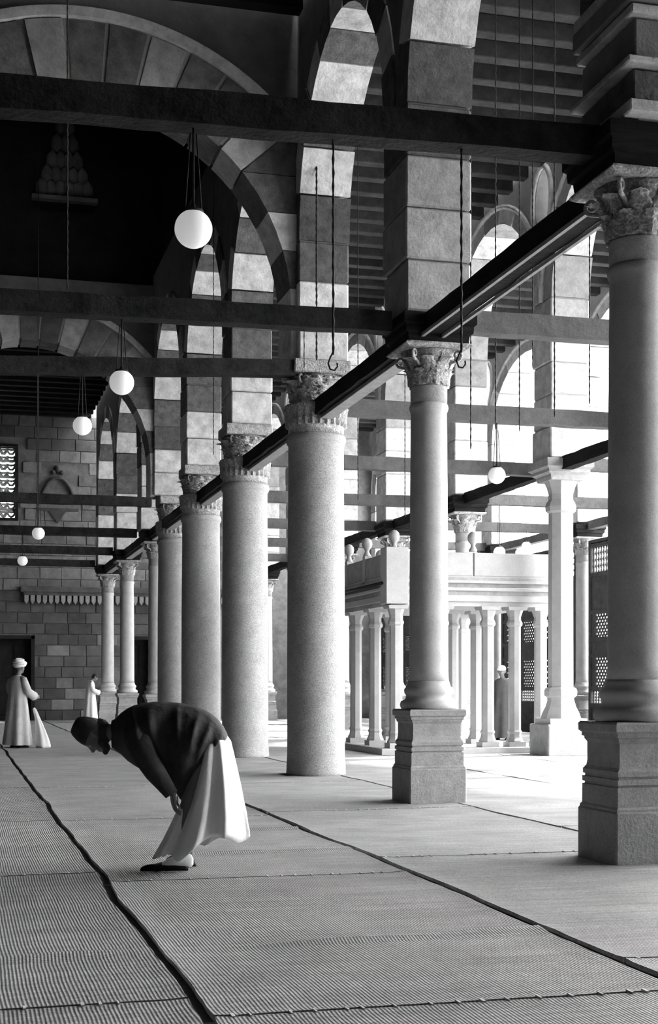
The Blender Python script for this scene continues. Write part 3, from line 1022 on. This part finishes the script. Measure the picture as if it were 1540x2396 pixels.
def screen(y0, y1, label):
    t = thing('lattice_screen', label, 'screen', (XC, (y0 + y1) / 2, 0), 'wooden lattice screens')
    L_ = y1 - y0
    n = 4
    wv = L_ / n
    zs_ = [0.05, .75, 1.15, 1.95, 2.35, 3.0, 3.9, 4.62]
    kind = ['solid', 'spin', 'lat', 'solid', 'lat', 'solid', 'spin']
    for k in range(n + 1):
        part('mullion', MB().box(XC - .06, XC + .06, y0 + k * wv - .06, y0 + k * wv + .06, 0, 4.75), M_SCREEN, t, world=True)
    for z in zs_ + [4.7]:
        part('rail', MB().box(XC - .05, XC + .05, y0, y1, z - .05, z + .05), M_SCREEN, t, world=True)
    for k in range(n):
        a, b = y0 + k * wv + .06, y0 + (k + 1) * wv - .06
        for q, kd in enumerate(kind):
            za, zb_ = zs_[q] + .05, zs_[q + 1] - .05
            if kd == 'solid':
                part('panel', MB().box(XC - .02, XC + .02, a, b, za, zb_).box(XC - .035, XC + .035, a + .12, b - .12, za + .1, zb_ - .1), M_SCREEN, t, world=True)
            elif kd == 'spin':
                m_ = MB()
                ns = max(3, int((b - a) / .13))
                for s_ in range(ns):
                    yy = a + (b - a) * (s_ + .5) / ns
                    zr = [za + (zb_ - za) * i / 8 for i in range(9)]
                    m_.lathe([(.018 if i % 2 else .036, zz) for i, zz in enumerate(zr)], 5, (XC, yy))
                o_ = part('spindles', m_, M_SCREEN, t, world=True)
                o_['kind'] = 'stuff'
            else:
                m_ = MB()
                c0, c1 = a + (b - a) * .18, b - (b - a) * .18
                m_.box(XC - .02, XC + .02, a, c0, za, zb_).box(XC - .02, XC + .02, c1, b, za, zb_)
                st = .15
                wl, hl = c1 - c0, zb_ - za
                for sg in (1, -1):
                    off = -hl
                    while off < wl:
                        # line y = c0 + off + s, z = za + s   (or mirrored)
                        s0, s1 = max(0, -off), min(hl, wl - off)
                        if s1 - s0 > .02:
                            ya, yb = off + s0, off + s1
                            if sg < 0:
                                ya, yb = wl - ya, wl - yb
                            p0, p1 = Vector((XC, c0 + ya, za + s0)), Vector((XC, c0 + yb, za + s1))
                            m_.tube([p0, p1], .027, 4, False)
                        off += st
                o_ = part('lattice', m_, M_SCREEN, t, world=True)
                o_['kind'] = 'stuff'


screen(ROW_C[3] + .42, ROW_C[4] - .42, 'dark lattice screen just left of the big right column')
screen(ROW_C[4] + .42, ROW_C[5] - .42, 'dark lattice screen seen between platform posts and white octagonal column')
screen(ROW_C[5] + .42, ROW_C[6] - .42, 'dark lattice screen seen behind the marble platform posts')
screen(ROW_C[6] + .42, Y_END - .1, 'farthest dark lattice screen')

# ------------------------------------------------------------------ reed mats


def wob(y, s):
    return .036 * noise.noise(Vector((s * 7.3, y * .9, 0))) + .007 * noise.noise(Vector((s * 3.1, y * 5.0, 4)))


FOOT = [(AXS[i], y, .3) for i, y in enumerate(ROW_A)] + [(XB, y, .3) for y in ROW_B]
SEAMS = [(-1.2, 0), (.93, .05), (2.93, .062), (5.12, .05), (7.25, .04), (9.35, .04), (11.5, .04), (14.4, 0)]
STRIPN = ['strip along the left edge', 'strip under the bowing man', 'strip left of the column row', 'strip right of the column row', 'strip through the bright aisle',
          'strip before the marble platform', 'strip beside the courtyard']
STRIPJ = [[-3.0, 1.4, 5.6, 9.5, 13.22, 17.5, 22.0, 26.5, 31.0, 36.0, 42.0, 49.3], [-3.0, 1.3, 5.27, 9.03, 13.2, 17.4, 21.9, 26.6, 31.2, 36.5, 42.5, 49.3],
          [-3.0, 2.0, 5.9, 9.8, 13.6, 17.6, 22.0, 27.0, 33.0, 40.0, 49.3], [1.0, 7.0, 11.5, 16.0, 21.0, 26.0, 33.0, 41.0, 49.3], [1.0, 9.0, 14.0, 19.0, 23.7, 31.0, 40.0, 49.3],
          [6.0, 14.0, 19.0, 23.6, 31.0, 40.0, 49.3], [8.0, 17.0, 26.0, 35.0, 49.3]]
ORD = ['first', 'second', 'third', 'fourth', 'fifth', 'sixth', 'seventh', 'eighth', 'ninth', 'tenth', 'eleventh']
RIDGE = {(0, 2): [(.42, 6.62, .42)], (1, 2): [(2.4, 6.72, .9)], (2, 1): [(4.0, 6.6, .9)], (1, 3): [(2.3, 10.4, .7), (2.6, 12.0, .5)]}
for s in range(len(SEAMS) - 1):
    xa, ga = SEAMS[s]
    xb, gb = SEAMS[s + 1]
    ys = STRIPJ[s]
    for k in range(len(ys) - 1):
        y0, y1 = ys[k] + .015, ys[k + 1] - .015
        ny = max(12, int((y1 - y0) / .07)) if y1 < 20 and s < 4 else 24
        nx = 22 if y1 < 20 and s < 3 else 6
        rings = []
        top, mb = [], MB()
        ridges = RIDGE.get((s, k), [])
        for j in range(ny + 1):
            y = y0 + (y1 - y0) * j / ny
            ex0 = xa + ga / 2 + (wob(y, s) if s > 0 else 0)
            ex1 = xb - gb / 2 + wob(y, s + 1) * (1 if s + 1 < len(SEAMS) - 1 else 0) - .006 * abs(noise.noise(Vector((s, y * 3, 9))))
            row = []
            for i in range(nx + 1):
                x = ex0 + (ex1 - ex0) * i / nx
                e = min(i, nx - i)
                zz = .012 + .006 * (noise.noise(Vector((x * 1.1 + s * 9, y * 1.1, 1.7))) + .6)
                if e == 0: zz += .006
                yy = y
                if j in (0, ny):
                    yy += .010 * noise.noise(Vector((x * 4, y, s * 3.3)))
                    zz += .004
                for (rx, ry, rl) in ridges:
                    q = math.exp(-((y - ry - .02 * math.sin(x * 3)) / .045) ** 2) * math.exp(-((x - rx) / rl) ** 4)
                    zz += .026 * q
                row.append((x, yy, zz))
            top.append(row)
        vv = [p for r_ in top for p in r_]
        n0 = len(vv)
        vv += [(p[0], p[1], .001) for r_ in top for p in r_]
        ff = []
        c = nx + 1
        for j in range(ny):
            for i in range(nx):
                q0, q1 = top[j][i], top[j + 1][i + 1]
                mx_, my_ = (q0[0] + q1[0]) / 2, (q0[1] + q1[1]) / 2
                if any(abs(mx_ - ax_) < aw_ and abs(my_ - ay_) < aw_ for ax_, ay_, aw_ in FOOT) or (DX0 - .15 < mx_ < DX1 + .1 and DY0 - .05 < my_ < DY1 + .1):
                    continue
                ff.append((j * c + i, j * c + i + 1, (j + 1) * c + i + 1, (j + 1) * c + i))
        for j in range(ny):
            for i in (0, nx):
                ff.append((j * c + i, (j + 1) * c + i, n0 + (j + 1) * c + i, n0 + j * c + i))
        for i in range(nx):
            for j in (0, ny):
                ff.append((j * c + i, j * c + i + 1, n0 + j * c + i + 1, n0 + j * c + i))
        mb.add(vv, ff, True)
        me = mb.mesh('reed_mat', M_REED)
        me.polygons.foreach_set('use_smooth', [abs(f_.normal.z) > .6 for f_ in me.polygons])
        bm_ = bmesh.new(); bm_.from_mesh(me)
        for e_ in bm_.edges:
            if len(e_.link_faces) == 2 and e_.calc_face_angle(0) > .6:
                e_.smooth = False
        bm_.to_mesh(me); bm_.free()
        t = tag(link('reed_mat', me), 'woven reed mat, %s from the viewer in the %s' % (ORD[k], STRIPN[s]), 'mat', 'woven reed floor mats', 'thing')
        if s in (0, 1, 2) and 3 < y1 < 19 and k < len(ys) - 2:
            st = MB()
            x = xa + .08
            q = random.Random(k * 7 + s)
            while x < xb - .1:
                if q.random() < .75:
                    st.box(x, x + q.uniform(.006, .014), y1 - .012, y1 + .04, .018, .025)
                x += q.uniform(.06, .14)
            o_ = part('stitching', st, M_STITCH, t)
            o_['kind'] = 'stuff'

# ------------------------------------------------------------------ people


def capsule(mb, p0, r0, p1, r1):
    bm = bmesh.new()
    for p, r in ((p0, r0), (p1, r1)):
        bmesh.ops.create_icosphere(bm, subdivisions=2, radius=r, matrix=Matrix.Translation(Vector(p)))
    res = bmesh.ops.convex_hull(bm, input=bm.verts[:])
    junk = [e for e in res['geom_interior'] if isinstance(e, bmesh.types.BMVert)]
    bmesh.ops.delete(bm, geom=junk, context='VERTS')
    mb.bm(bm)


def remeshed(caps, voxel, m, name='body', smooth=4):
    mb = MB()
    for c in caps:
        capsule(mb, *c)
    me = mb.mesh('tmp', None)
    o_ = bpy.data.objects.new('tmp', me)
    COL.objects.link(o_)
    r = o_.modifiers.new('r', 'REMESH'); r.mode = 'VOXEL'; r.voxel_size = voxel
    sm = o_.modifiers.new('s', 'SMOOTH'); sm.iterations = smooth; sm.factor = .5
    dg = bpy.context.evaluated_depsgraph_get()
    out = bpy.data.meshes.new_from_object(o_.evaluated_get(dg))
    bpy.data.objects.remove(o_)
    out.name = name
    out.materials.clear(); out.materials.append(m)
    out.polygons.foreach_set('use_smooth', [True] * len(out.polygons))
    return out


def head_caps(c, up, fw, s=1.0):
    c, up, fw = Vector(c), Vector(up).normalized(), Vector(fw).normalized()
    rt = fw.cross(up)

    def P(x, y, z):
        return c + (rt * x + fw * y + up * z) * s
    L_ = [((0, -.025, .035), .088, (0, .005, .045), .082), ((0, .02, .0), .072, (0, .035, -.055), .050), ((0, .04, -.07), .038, (0, .062, -.092), .026),
          ((-.035, .045, -.015), .036, (-.022, .05, -.06), .03), ((.035, .045, -.015), .036, (.022, .05, -.06), .03),
          ((-.035, .07, .03), .017, (0, .08, .03), .016), ((.035, .07, .03), .017, (0, .08, .03), .016),
          ((0, .086, .02), .008, (0, .106, -.02), .0125), ((-.012, .096, -.024), .009, (.012, .096, -.024), .009),
          ((-.02, .082, -.052), .008, (.02, .082, -.052), .008), ((-.016, .08, -.064), .009, (.016, .08, -.064), .009),
          ((-.084, -.005, -.02), .010, (-.09, -.015, .028), .015), ((.084, -.005, -.02), .010, (.09, -.015, .028), .015)]
    return [(P(*a), r0 * s, P(*b), r1 * s) for a, r0, b, r1 in L_], P


def add_eyes(parent, P, s=1.0):
    for x in (-.031, .031):
        c = P(x, .074, .008)
        part('eye', MB().ball(c, .0125 * s, 10, 8), M_EYE, parent, world=True)


def hand_caps(wrist, fdir, normal, thumb_side, curl=.5, s=1.0):
    """palm plus five fingers; fdir: towards the knuckles, normal: out of the palm, thumb_side: +1/-1"""
    w, f, n = Vector(wrist), Vector(fdir).normalized(), Vector(normal).normalized()
    n = (n - f * n.dot(f)).normalized()
    sd = f.cross(n) * thumb_side
    out = []
    k = w + f * .085 * s
    for q in (-.027, -.009, .009, .027):
        out.append((w + sd * q * .7 * s + f * .01, .017 * s, k + sd * q * s, .0125 * s))
    for q, ln in ((-.030, .058), (-.010, .070), (.010, .076), (.030, .068)):
        b = k + sd * q * 1.05 * s
        d = f.copy()
        for g, seg in enumerate((.45, .32, .23)):
            d = (d + n * curl * (.35 + .45 * g)).normalized()
            e = b + d * ln * seg * s * 1.15
            out.append((b, (.0098 - .0008 * g) * s, e, (.009 - .0008 * g) * s))
            b = e
    b = w + f * .025 * s + sd * .028 * s
    d = (f * .7 + sd * .75 + n * .25).normalized()
    e = b + d * .045 * s
    out.append((b, .013 * s, e, .0105 * s))
    d = (f * .95 + sd * .25 + n * .35 * curl).normalized()
    out.append((e, .0105 * s, e + d * .032 * s, .0088 * s))
    return out


# ---- the bowing man.  local frame: u along the picture, w towards the viewer
FB = W(390, 2040, 4227 / 440)
FB.z = 0.008
U = Vector((CS, -SN, 0)); WN = Vector((-SN, -CS, 0)); UP = Vector((0, 0, 1))
SB = 347.0


def B(px, py, w=0.0):
    return U * ((px - 390) / SB) + UP * ((2040 - py) / SB) + WN * w


man = thing('person', 'bowing person in dark jacket over white robe, hands on knees, on the reed mats', 'person', FB)
hc, HP = head_caps(B(226, 1724), (U * -.907 + UP * .42), (U * -.40 + UP * -.907), 1.0)
caps = hc + [
    (B(240, 1718), .055, B(285, 1712), .062), (B(285, 1712), .085, B(345, 1712), .13), (B(345, 1712), .13, B(430, 1715), .13), (B(430, 1715), .13, B(492, 1745), .115),
    (B(325, 1705, .15), .075, B(325, 1705, -.15), .075),
    (B(325, 1712, .19), .058, B(365, 1790, .22), .044), (B(365, 1790, .22), .044, B(412, 1852, .20), .028),
    (B(325, 1712, -.19), .058, B(362, 1790, -.22), .044), (B(362, 1790, -.22), .044, B(408, 1850, -.14), .028),
    (B(490, 1752, .08), .088, B(447, 1885, .10), .066), (B(447, 1885, .10), .062, B(428, 2005, .10), .038),
    (B(490, 1752, -.08), .088, B(450, 1885, -.10), .066), (B(450, 1885, -.10), .062, B(436, 1998, -.12), .038),
    (B(430, 2015, .10), .038, B(372, 2028, .10), .030), (B(438, 2022, .10), .032, B(430, 2010, .10), .036),
    (B(438, 2006, -.12), .036, B(392, 2022, -.12), .028)]
caps += hand_caps(B(411, 1850, .20), U * .12 + UP * -.99, U * .9 + WN * -.35, -1, .55)
caps += hand_caps(B(407, 1850, -.14), U * .2 + UP * -.97, U * .9 + WN * .35, 1, .55)
part('body', remeshed(caps, .0065, M_SKIN, smooth=3), M_SKIN, man)
for x in (-.031, .031):
    part('eye', MB().ball(HP(x, .074, .008), .0125, 10, 8), M_EYE, man)
# cap with a flat crown
ca, cb = B(214, 1717), B(173, 1698)
ax = (cb - ca).normalized()
e1 = WN
e2 = ax.cross(e1)
rg = []
for t, r in ((0, .098), (.25, .097), (.55, .088), (.85, .07), (.97, .058), (1.0, .05), (1.0, .01)):
    c = ca + (cb - ca) * t
    rg.append([c + (e1 * math.cos(a) * 1.0 + e2 * math.sin(a)) * r for a in [2 * PI * k / 24 for k in range(24)]])
part('cap', MB().rings(rg), M_JACKET, man)
# beard and hair
br, _ = head_caps(B(226, 1724), (U * -.907 + UP * .42), (U * -.40 + UP * -.907))
hairc = [(HP(0, -.05, -.0), .075, HP(0, -.02, -.03), .07), (HP(0, .045, -.085), .034, HP(0, .075, -.100), .02), (HP(-.045, .02, -.05), .03, HP(0, .05, -.088), .034), (HP(.045, .02, -.05), .03, HP(0, .05, -.088), .034)]
part('beard_and_hair', remeshed(hairc, .008, M_JACKET, 'hair', 2), M_JACKET, man)


def fold(a, k, seed, amp):
    return 1 + amp * math.sin(a * 5 + seed) * math.sin(k * .9 + a) + amp * .7 * noise.noise(Vector((math.cos(a) * 2, math.sin(a) * 2, k * .6 + seed)))


# jacket: vertical slices along the body, top and bottom edge as the cloth hangs
sl = [(262, 1688, 1752, .06), (270, 1684, 1757, .085), (284, 1670, 1768, .12), (300, 1659, 1783, .19), (315, 1652, 1793, .235), (335, 1647, 1805, .25), (360, 1644, 1818, .26), (385, 1644, 1832, .255),
      (400, 1645, 1842, .25), (412, 1646, 1856, .245), (422, 1647, 1872, .24), (432, 1649, 1880, .235), (445, 1652, 1862, .235), (460, 1656, 1842, .23), (478, 1663, 1818, .22),
      (495, 1673, 1797, .21), (510, 1686, 1779, .19), (522, 1701, 1768, .16), (530, 1716, 1758, .12), (535, 1730, 1748, .06)]
fine = []
for i in range(len(sl) - 1):
    for q in range(4):
        fine.append(tuple(sl[i][j] + (sl[i + 1][j] - sl[i][j]) * q / 4 for j in range(4)))
sl = fine + [sl[-1]]
rg = []
NS = 96
for i, (x, yt, yb, w) in enumerate(sl):
    r_ = []
    for k in range(NS):
        a = 2 * PI * k / NS
        ca_, sa_ = math.cos(a), math.sin(a)
        # superellipse, hanging cloth narrows downwards
        vv_ = sa_
        cy_ = (yt + yb) / 2 - vv_ * (yb - yt) / 2
        low = max(0, -vv_)
        shape = (abs(ca_) ** .75) * (1 if ca_ >= 0 else -1)
        wd = w * (1 - .45 * low * min(1, (yb - yt) / 180)) * shape
        # diagonal pulling folds from the shoulder and hip towards the hand
        ph = (x - 432) / SB * 14 / (abs((cy_ - 1640)) / 120 + .6)
        wd *= 1 + .10 * math.sin(ph * 1.6 + .5) * (1 - abs(vv_) ** 3)
        for fx0, fy0, fx1, fy1, fw in ((318, 1672, 352, 1770, 7), (352, 1660, 400, 1820, 9), (470, 1670, 452, 1760, 7), (500, 1690, 462, 1800, 8), (520, 1725, 470, 1815, 6), (420, 1655, 425, 1740, 9)):
            dx_, dy_ = fx1 - fx0, fy1 - fy0
            q_ = max(0, min(1, ((x - fx0) * dx_ + (cy_ - fy0) * dy_) / (dx_ * dx_ + dy_ * dy_)))
            ds_ = math.hypot(x - fx0 - q_ * dx_, cy_ - fy0 - q_ * dy_)
            wd += .030 * math.exp(-(ds_ / fw) ** 2) * math.sin(PI * (q_ * .8 + .1)) * (1 if ca_ > 0 else -1)
        wd += .016 * math.sin((x - 432) / (abs(cy_ - 1905) / 130 + .35) * .085 + 1.2) * (1 - vv_ * vv_) * (1 if ca_ > 0 else -1)
        wd += .018 * noise.noise(Vector((x * .03, cy_ * .012, 3 + (1 if ca_ > 0 else 5)))) * (1 - abs(vv_))
        r_.append(B(x, cy_ + 0, wd))
    rg.append(r_)
part('jacket', MB().rings(rg), M_JACKET, man)
# sleeves
for sg, key in ((1, 0), (-1, 1)):
    pts = [(322, 1700, .17), (335, 1735, .235), (352, 1770, .262), (375, 1805, .262), (398, 1838, .235), (410, 1856, .212)]
    rs = [.085, .088, .078, .066, .054, .047]
    mb = MB()
    rg = []
    for i, (x, y, w) in enumerate(pts):
        d_ = (B(*pts[min(i + 1, 5)]) - B(*pts[max(i - 1, 0)])).normalized()
        a1 = WN; a2 = d_.cross(a1).normalized()
        rg.append([B(x, y, w * sg) + (a1 * math.cos(a) * .8 + a2 * math.sin(a)) * rs[i] * fold(a, i * 2.2, key * 3, .07) for a in [2 * PI * k / 28 for k in range(28)]])
    part('sleeve', MB().rings(rg), M_JACKET, man)
# white robe
prof = [((474, 1738), (527, 1716), .165), ((462, 1772), (541, 1736), .20), ((452, 1812), (548, 1765), .20), ((438, 1850), (557, 1805), .215), ((424, 1882), (565, 1842), .225),
        ((410, 1912), (571, 1875), .235), ((397, 1940), (577, 1902), .245), ((385, 1965), (580, 1925), .25), ((372, 1988), (583, 1942), .25), ((360, 2010), (584, 1954), .245)]
rg = []
NR = 72
for i, (fl, brr, w) in enumerate(prof):
    r_ = []
    t = i / (len(prof) - 1)
    for k in range(NR):
        a = 2 * PI * k / NR
        m0, m1 = (1 - math.cos(a)) / 2, (1 + math.cos(a)) / 2
        x = fl[0] * m0 + brr[0] * m1
        y = fl[1] * m0 + brr[1] * m1
        pl = 1 + (.05 + .20 * t) * math.sin(a * 7 + 1.0 + .8 * t) + .10 * t * math.sin(a * 13)
        ww = w * math.sin(a) * pl
        y += t * t * (9 * math.sin(a * 7 + .4) + 8 * math.sin(a * 4)) * abs(math.sin(a)) - 16 * t * t * math.exp(-((a - 1.15) / .35) ** 2) + 14 * t * t * math.exp(-((a - .62) / .22) ** 2)
        x += t * 5 * math.sin(a * 6)
        r_.append(B(x, y, ww))
    rg.append(r_)
robe = MB().rings(rg, cap=False)
rb = part('robe', robe, M_ROBE, man)
sd = rb.modifiers.new('thickness', 'SOLIDIFY'); sd.thickness = .006
# slippers and socks


def slipper(parent, heel, toe, w, sc=1.0):
    d = (toe - heel)
    L_ = d.length
    d.normalize()
    s_ = d.cross(UP).normalized()
    rg = []
    for t, wd, h in ((0, .02, .03), (.06, .03, .05), (.25, .036, .05), (.45, .036, .042), (.65, .043, .05), (.85, .04, .045), (.96, .026, .032), (1.0, .008, .018)):
        c = heel + d * L_ * t
        rg.append([Vector((c.x, c.y, 0)) + s_ * wd * math.cos(a) + UP * (.012 + h / 2 + h / 2 * math.sin(a)) for a in [2 * PI * k / 18 for k in range(18)]])
    return MB().rings(rg)


sh = part('slipper', slipper(man, B(444, 2040, .10), B(334, 2040, .13), 0), M_SHOE, man)
sh2 = part('slipper', slipper(man, B(455, 2040, -.12), B(375, 2040, -.14), 0), M_SHOE, man)
rg = []
for (x, y, w, h) in ((384, 2020, .03, .016), (400, 2016, .036, .030), (420, 2012, .042, .042), (440, 2010, .044, .048), (452, 2012, .03, .04), (456, 2014, .01, .02)):
    rg.append([B(x, y, .105) + WN * w * math.cos(a) + UP * h * math.sin(a) for a in [2 * PI * k / 16 for k in range(16)]])
part('sock', MB().rings(rg), M_ROBE, man)


def standing(px, yfeet, ytop, facing, label, robem, headwear, capm, bow=0.0, arm='down', hgt_extra=0.0, jacket=None):
    d = 4227.0 / (yfeet - 1600)
    P0 = W(px, 1600, d); P0.z = 0
    H = (yfeet - ytop) * d / 3328
    s = H / 1.78
    t = thing('person', label, 'person', P0)
    f = Vector(facing).normalized()
    r = f.cross(UP)

    def Q(x, y, z):
        return (r * x + f * y + UP * z) * s
    upv = (UP * 1.0 + f * bow).normalized()
    fwv = (f * 1.0 - UP * bow).normalized()
    hcen = Q(0, .06 + .16 * bow, 1.60 - .08 * bow)
    hc_, HP_ = head_caps(hcen, upv, fwv, s)
    c_ = hc_ + [(Q(0, .0, 1.42), .055 * s, hcen - upv * .06 * s, .052 * s), (Q(0, -.01, 1.32), .115 * s, Q(0, 0, 1.0), .12 * s), (Q(0, 0, 1.0), .125 * s, Q(0, 0, .88), .13 * s),
                (Q(-.16, -.01, 1.38), .06 * s, Q(.16, -.01, 1.38), .06 * s)]
    for sg in (-1, 1):
        c_ += [(Q(.09 * sg, 0, .88), .09 * s, Q(.1 * sg, .02, .48), .055 * s), (Q(.1 * sg, .02, .48), .053 * s, Q(.1 * sg, -.02, .09), .036 * s),
               (Q(.1 * sg, -.03, .05), .034 * s, Q(.11 * sg, .13, .035), .026 * s)]
        if arm == 'fore':
            el, wr, fd = Q(.25 * sg, .02, 1.12), Q(.2 * sg, .27, 1.02), f
        else:
            el, wr, fd = Q(.26 * sg, -.02, 1.12), Q(.26 * sg, .08, .88), -UP * .9 + f * .3
        c_ += [(Q(.19 * sg, -.01, 1.37), .052 * s, el, .04 * s), (el, .04 * s, wr, .027 * s)]
        c_ += hand_caps(wr, fd, -r * sg, sg * -1, .5, s)
    part('body', remeshed(c_, .0125, M_SKIN, smooth=2), M_SKIN, t)
    for x in (-.031, .031):
        part('eye', MB().ball(HP_(x, .076, .008), .012 * s, 8, 6), M_EYE, t)
    rg_ = []
    for i, (z_, rx, ry) in enumerate([(1.45, .07, .065), (1.42, .14, .09), (1.38, .205, .115), (1.28, .21, .14), (1.1, .20, .15), (.9, .22, .17), (.6, .25, .20), (.3, .28, .225), (.07, .31, .245)]):
        q = 1 - z_ / 1.5
        rg_.append([Q(rx * math.cos(a) * (1 + .13 * q * math.sin(a * 7 + i * .2)), ry * math.sin(a) * (1 + .13 * q * math.sin(a * 7 + i * .2)), z_) for a in [2 * PI * k / 42 for k in range(42)]])
    part('robe', MB().rings(rg_, cap=False), robem, t)
    for sg in (-1, 1):
        if arm == 'fore':
            pts = [Q(.17 * sg, -.01, 1.38), Q(.23 * sg, 0, 1.25), Q(.255 * sg, .04, 1.13), Q(.23 * sg, .15, 1.07), Q(.205 * sg, .25, 1.03)]
        else:
            pts = [Q(.17 * sg, -.01, 1.38), Q(.235 * sg, -.02, 1.25), Q(.262 * sg, -.01, 1.12), Q(.265 * sg, .03, 1.0), Q(.263 * sg, .07, .9)]
        part('sleeve', MB().tube(pts, [.07 * s, .075 * s, .078 * s, .085 * s, .09 * s], 14), robem, t)
    if headwear == 'turban':
        tb = MB()
        cc = hcen + upv * .075 * s
        for i in range(5):
            zz = -.035 + i * .028
            rr_ = (.098, .112, .112, .098, .065)[i]
            pts = []
            for k in range(25):
                a = 2 * PI * k / 24
                pts.append(cc + r * math.cos(a) * rr_ * s + fwv * math.sin(a) * rr_ * s * 1.05 + upv * (zz + .018 * math.sin(a + i * 1.3)) * s)
            tb.tube(pts, .026 * s, 8, cap=False)
        tb.ball(cc + upv * .06 * s, .07 * s, 14, 8, .7)
        part('turban', tb, capm, t)
    elif headwear == 'cap':
        cc = hcen + upv * .065 * s
        rg_ = [[cc + upv * z_ * s + (r * math.cos(a) + fwv * math.sin(a) * 1.1) * q * s for a in [2 * PI * k / 20 for k in range(20)]] for z_, q in ((-.01, .099), (.03, .098), (.065, .082), (.085, .05), (.09, .01))]
        part('cap', MB().rings(rg_), capm, t)
    elif headwear == 'hair':
        part('hair', remeshed([(hcen + upv * .045 * s - fwv * .03 * s, .094 * s, hcen + upv * .06 * s + fwv * .005 * s, .09 * s),
                               (hcen - fwv * .05 * s, .075 * s, hcen - fwv * .04 * s + upv * .05 * s, .08 * s)], .012, M_JACKET, 'hair', 2), M_JACKET, t)
    for sg in (-1, 1):
        part('shoe', slipper(t, Q(.1 * sg, -.09, 0), Q(.12 * sg, .19, 0), 0), M_SHOE, t)
    return t, Q


t1, Q1 = standing(41, 1751, 1541, (.65, .55, 0), 'standing person in a white turban and long pale robe at the left edge', M_ROBE2, 'turban', M_ROBE, 0.0, 'fore')
t3, Q3 = standing(212, 1692, 1570, (.9, .1, 0), 'distant person with bowed dark head in a white robe beside the leftmost thin column', M_ROBE, 'hair', M_JACKET, 0.55, 'fore')
t4, Q4 = standing(1176, 1733, 1553, (-.5, -.8, 0), 'person in dark clothes and white cap standing behind the platform posts', M_GREY, 'cap', M_ROBE, 0.2, 'down')
# cloth bundle held by the turbaned person
d = 4227.0 / 151
cb_ = W(96, 1600, d); cb_.z = 0
rg = []
for i, (z_, rx) in enumerate([(.80, .012), (.77, .035), (.70, .04), (.6, .05), (.48, .07), (.35, .09), (.2, .12), (.06, .14), (.012, .13)]):
    rg.append([cb_ + U * rx * math.cos(a) * (1 + .12 * math.sin(5 * a)) + WN * rx * .8 * math.sin(a) * (1 + .12 * math.sin(5 * a)) + UP * z_ - U * (.26 * z_ ** 1.5 - .05) for a in [2 * PI * k / 28 for k in range(28)]])
bun = MB().rings(rg)
tag(link('cloth_bundle', bun.mesh('cloth_bundle', M_ROBE)), 'white cloth trailing to the mats from the hand of the turbaned person', 'bundle')
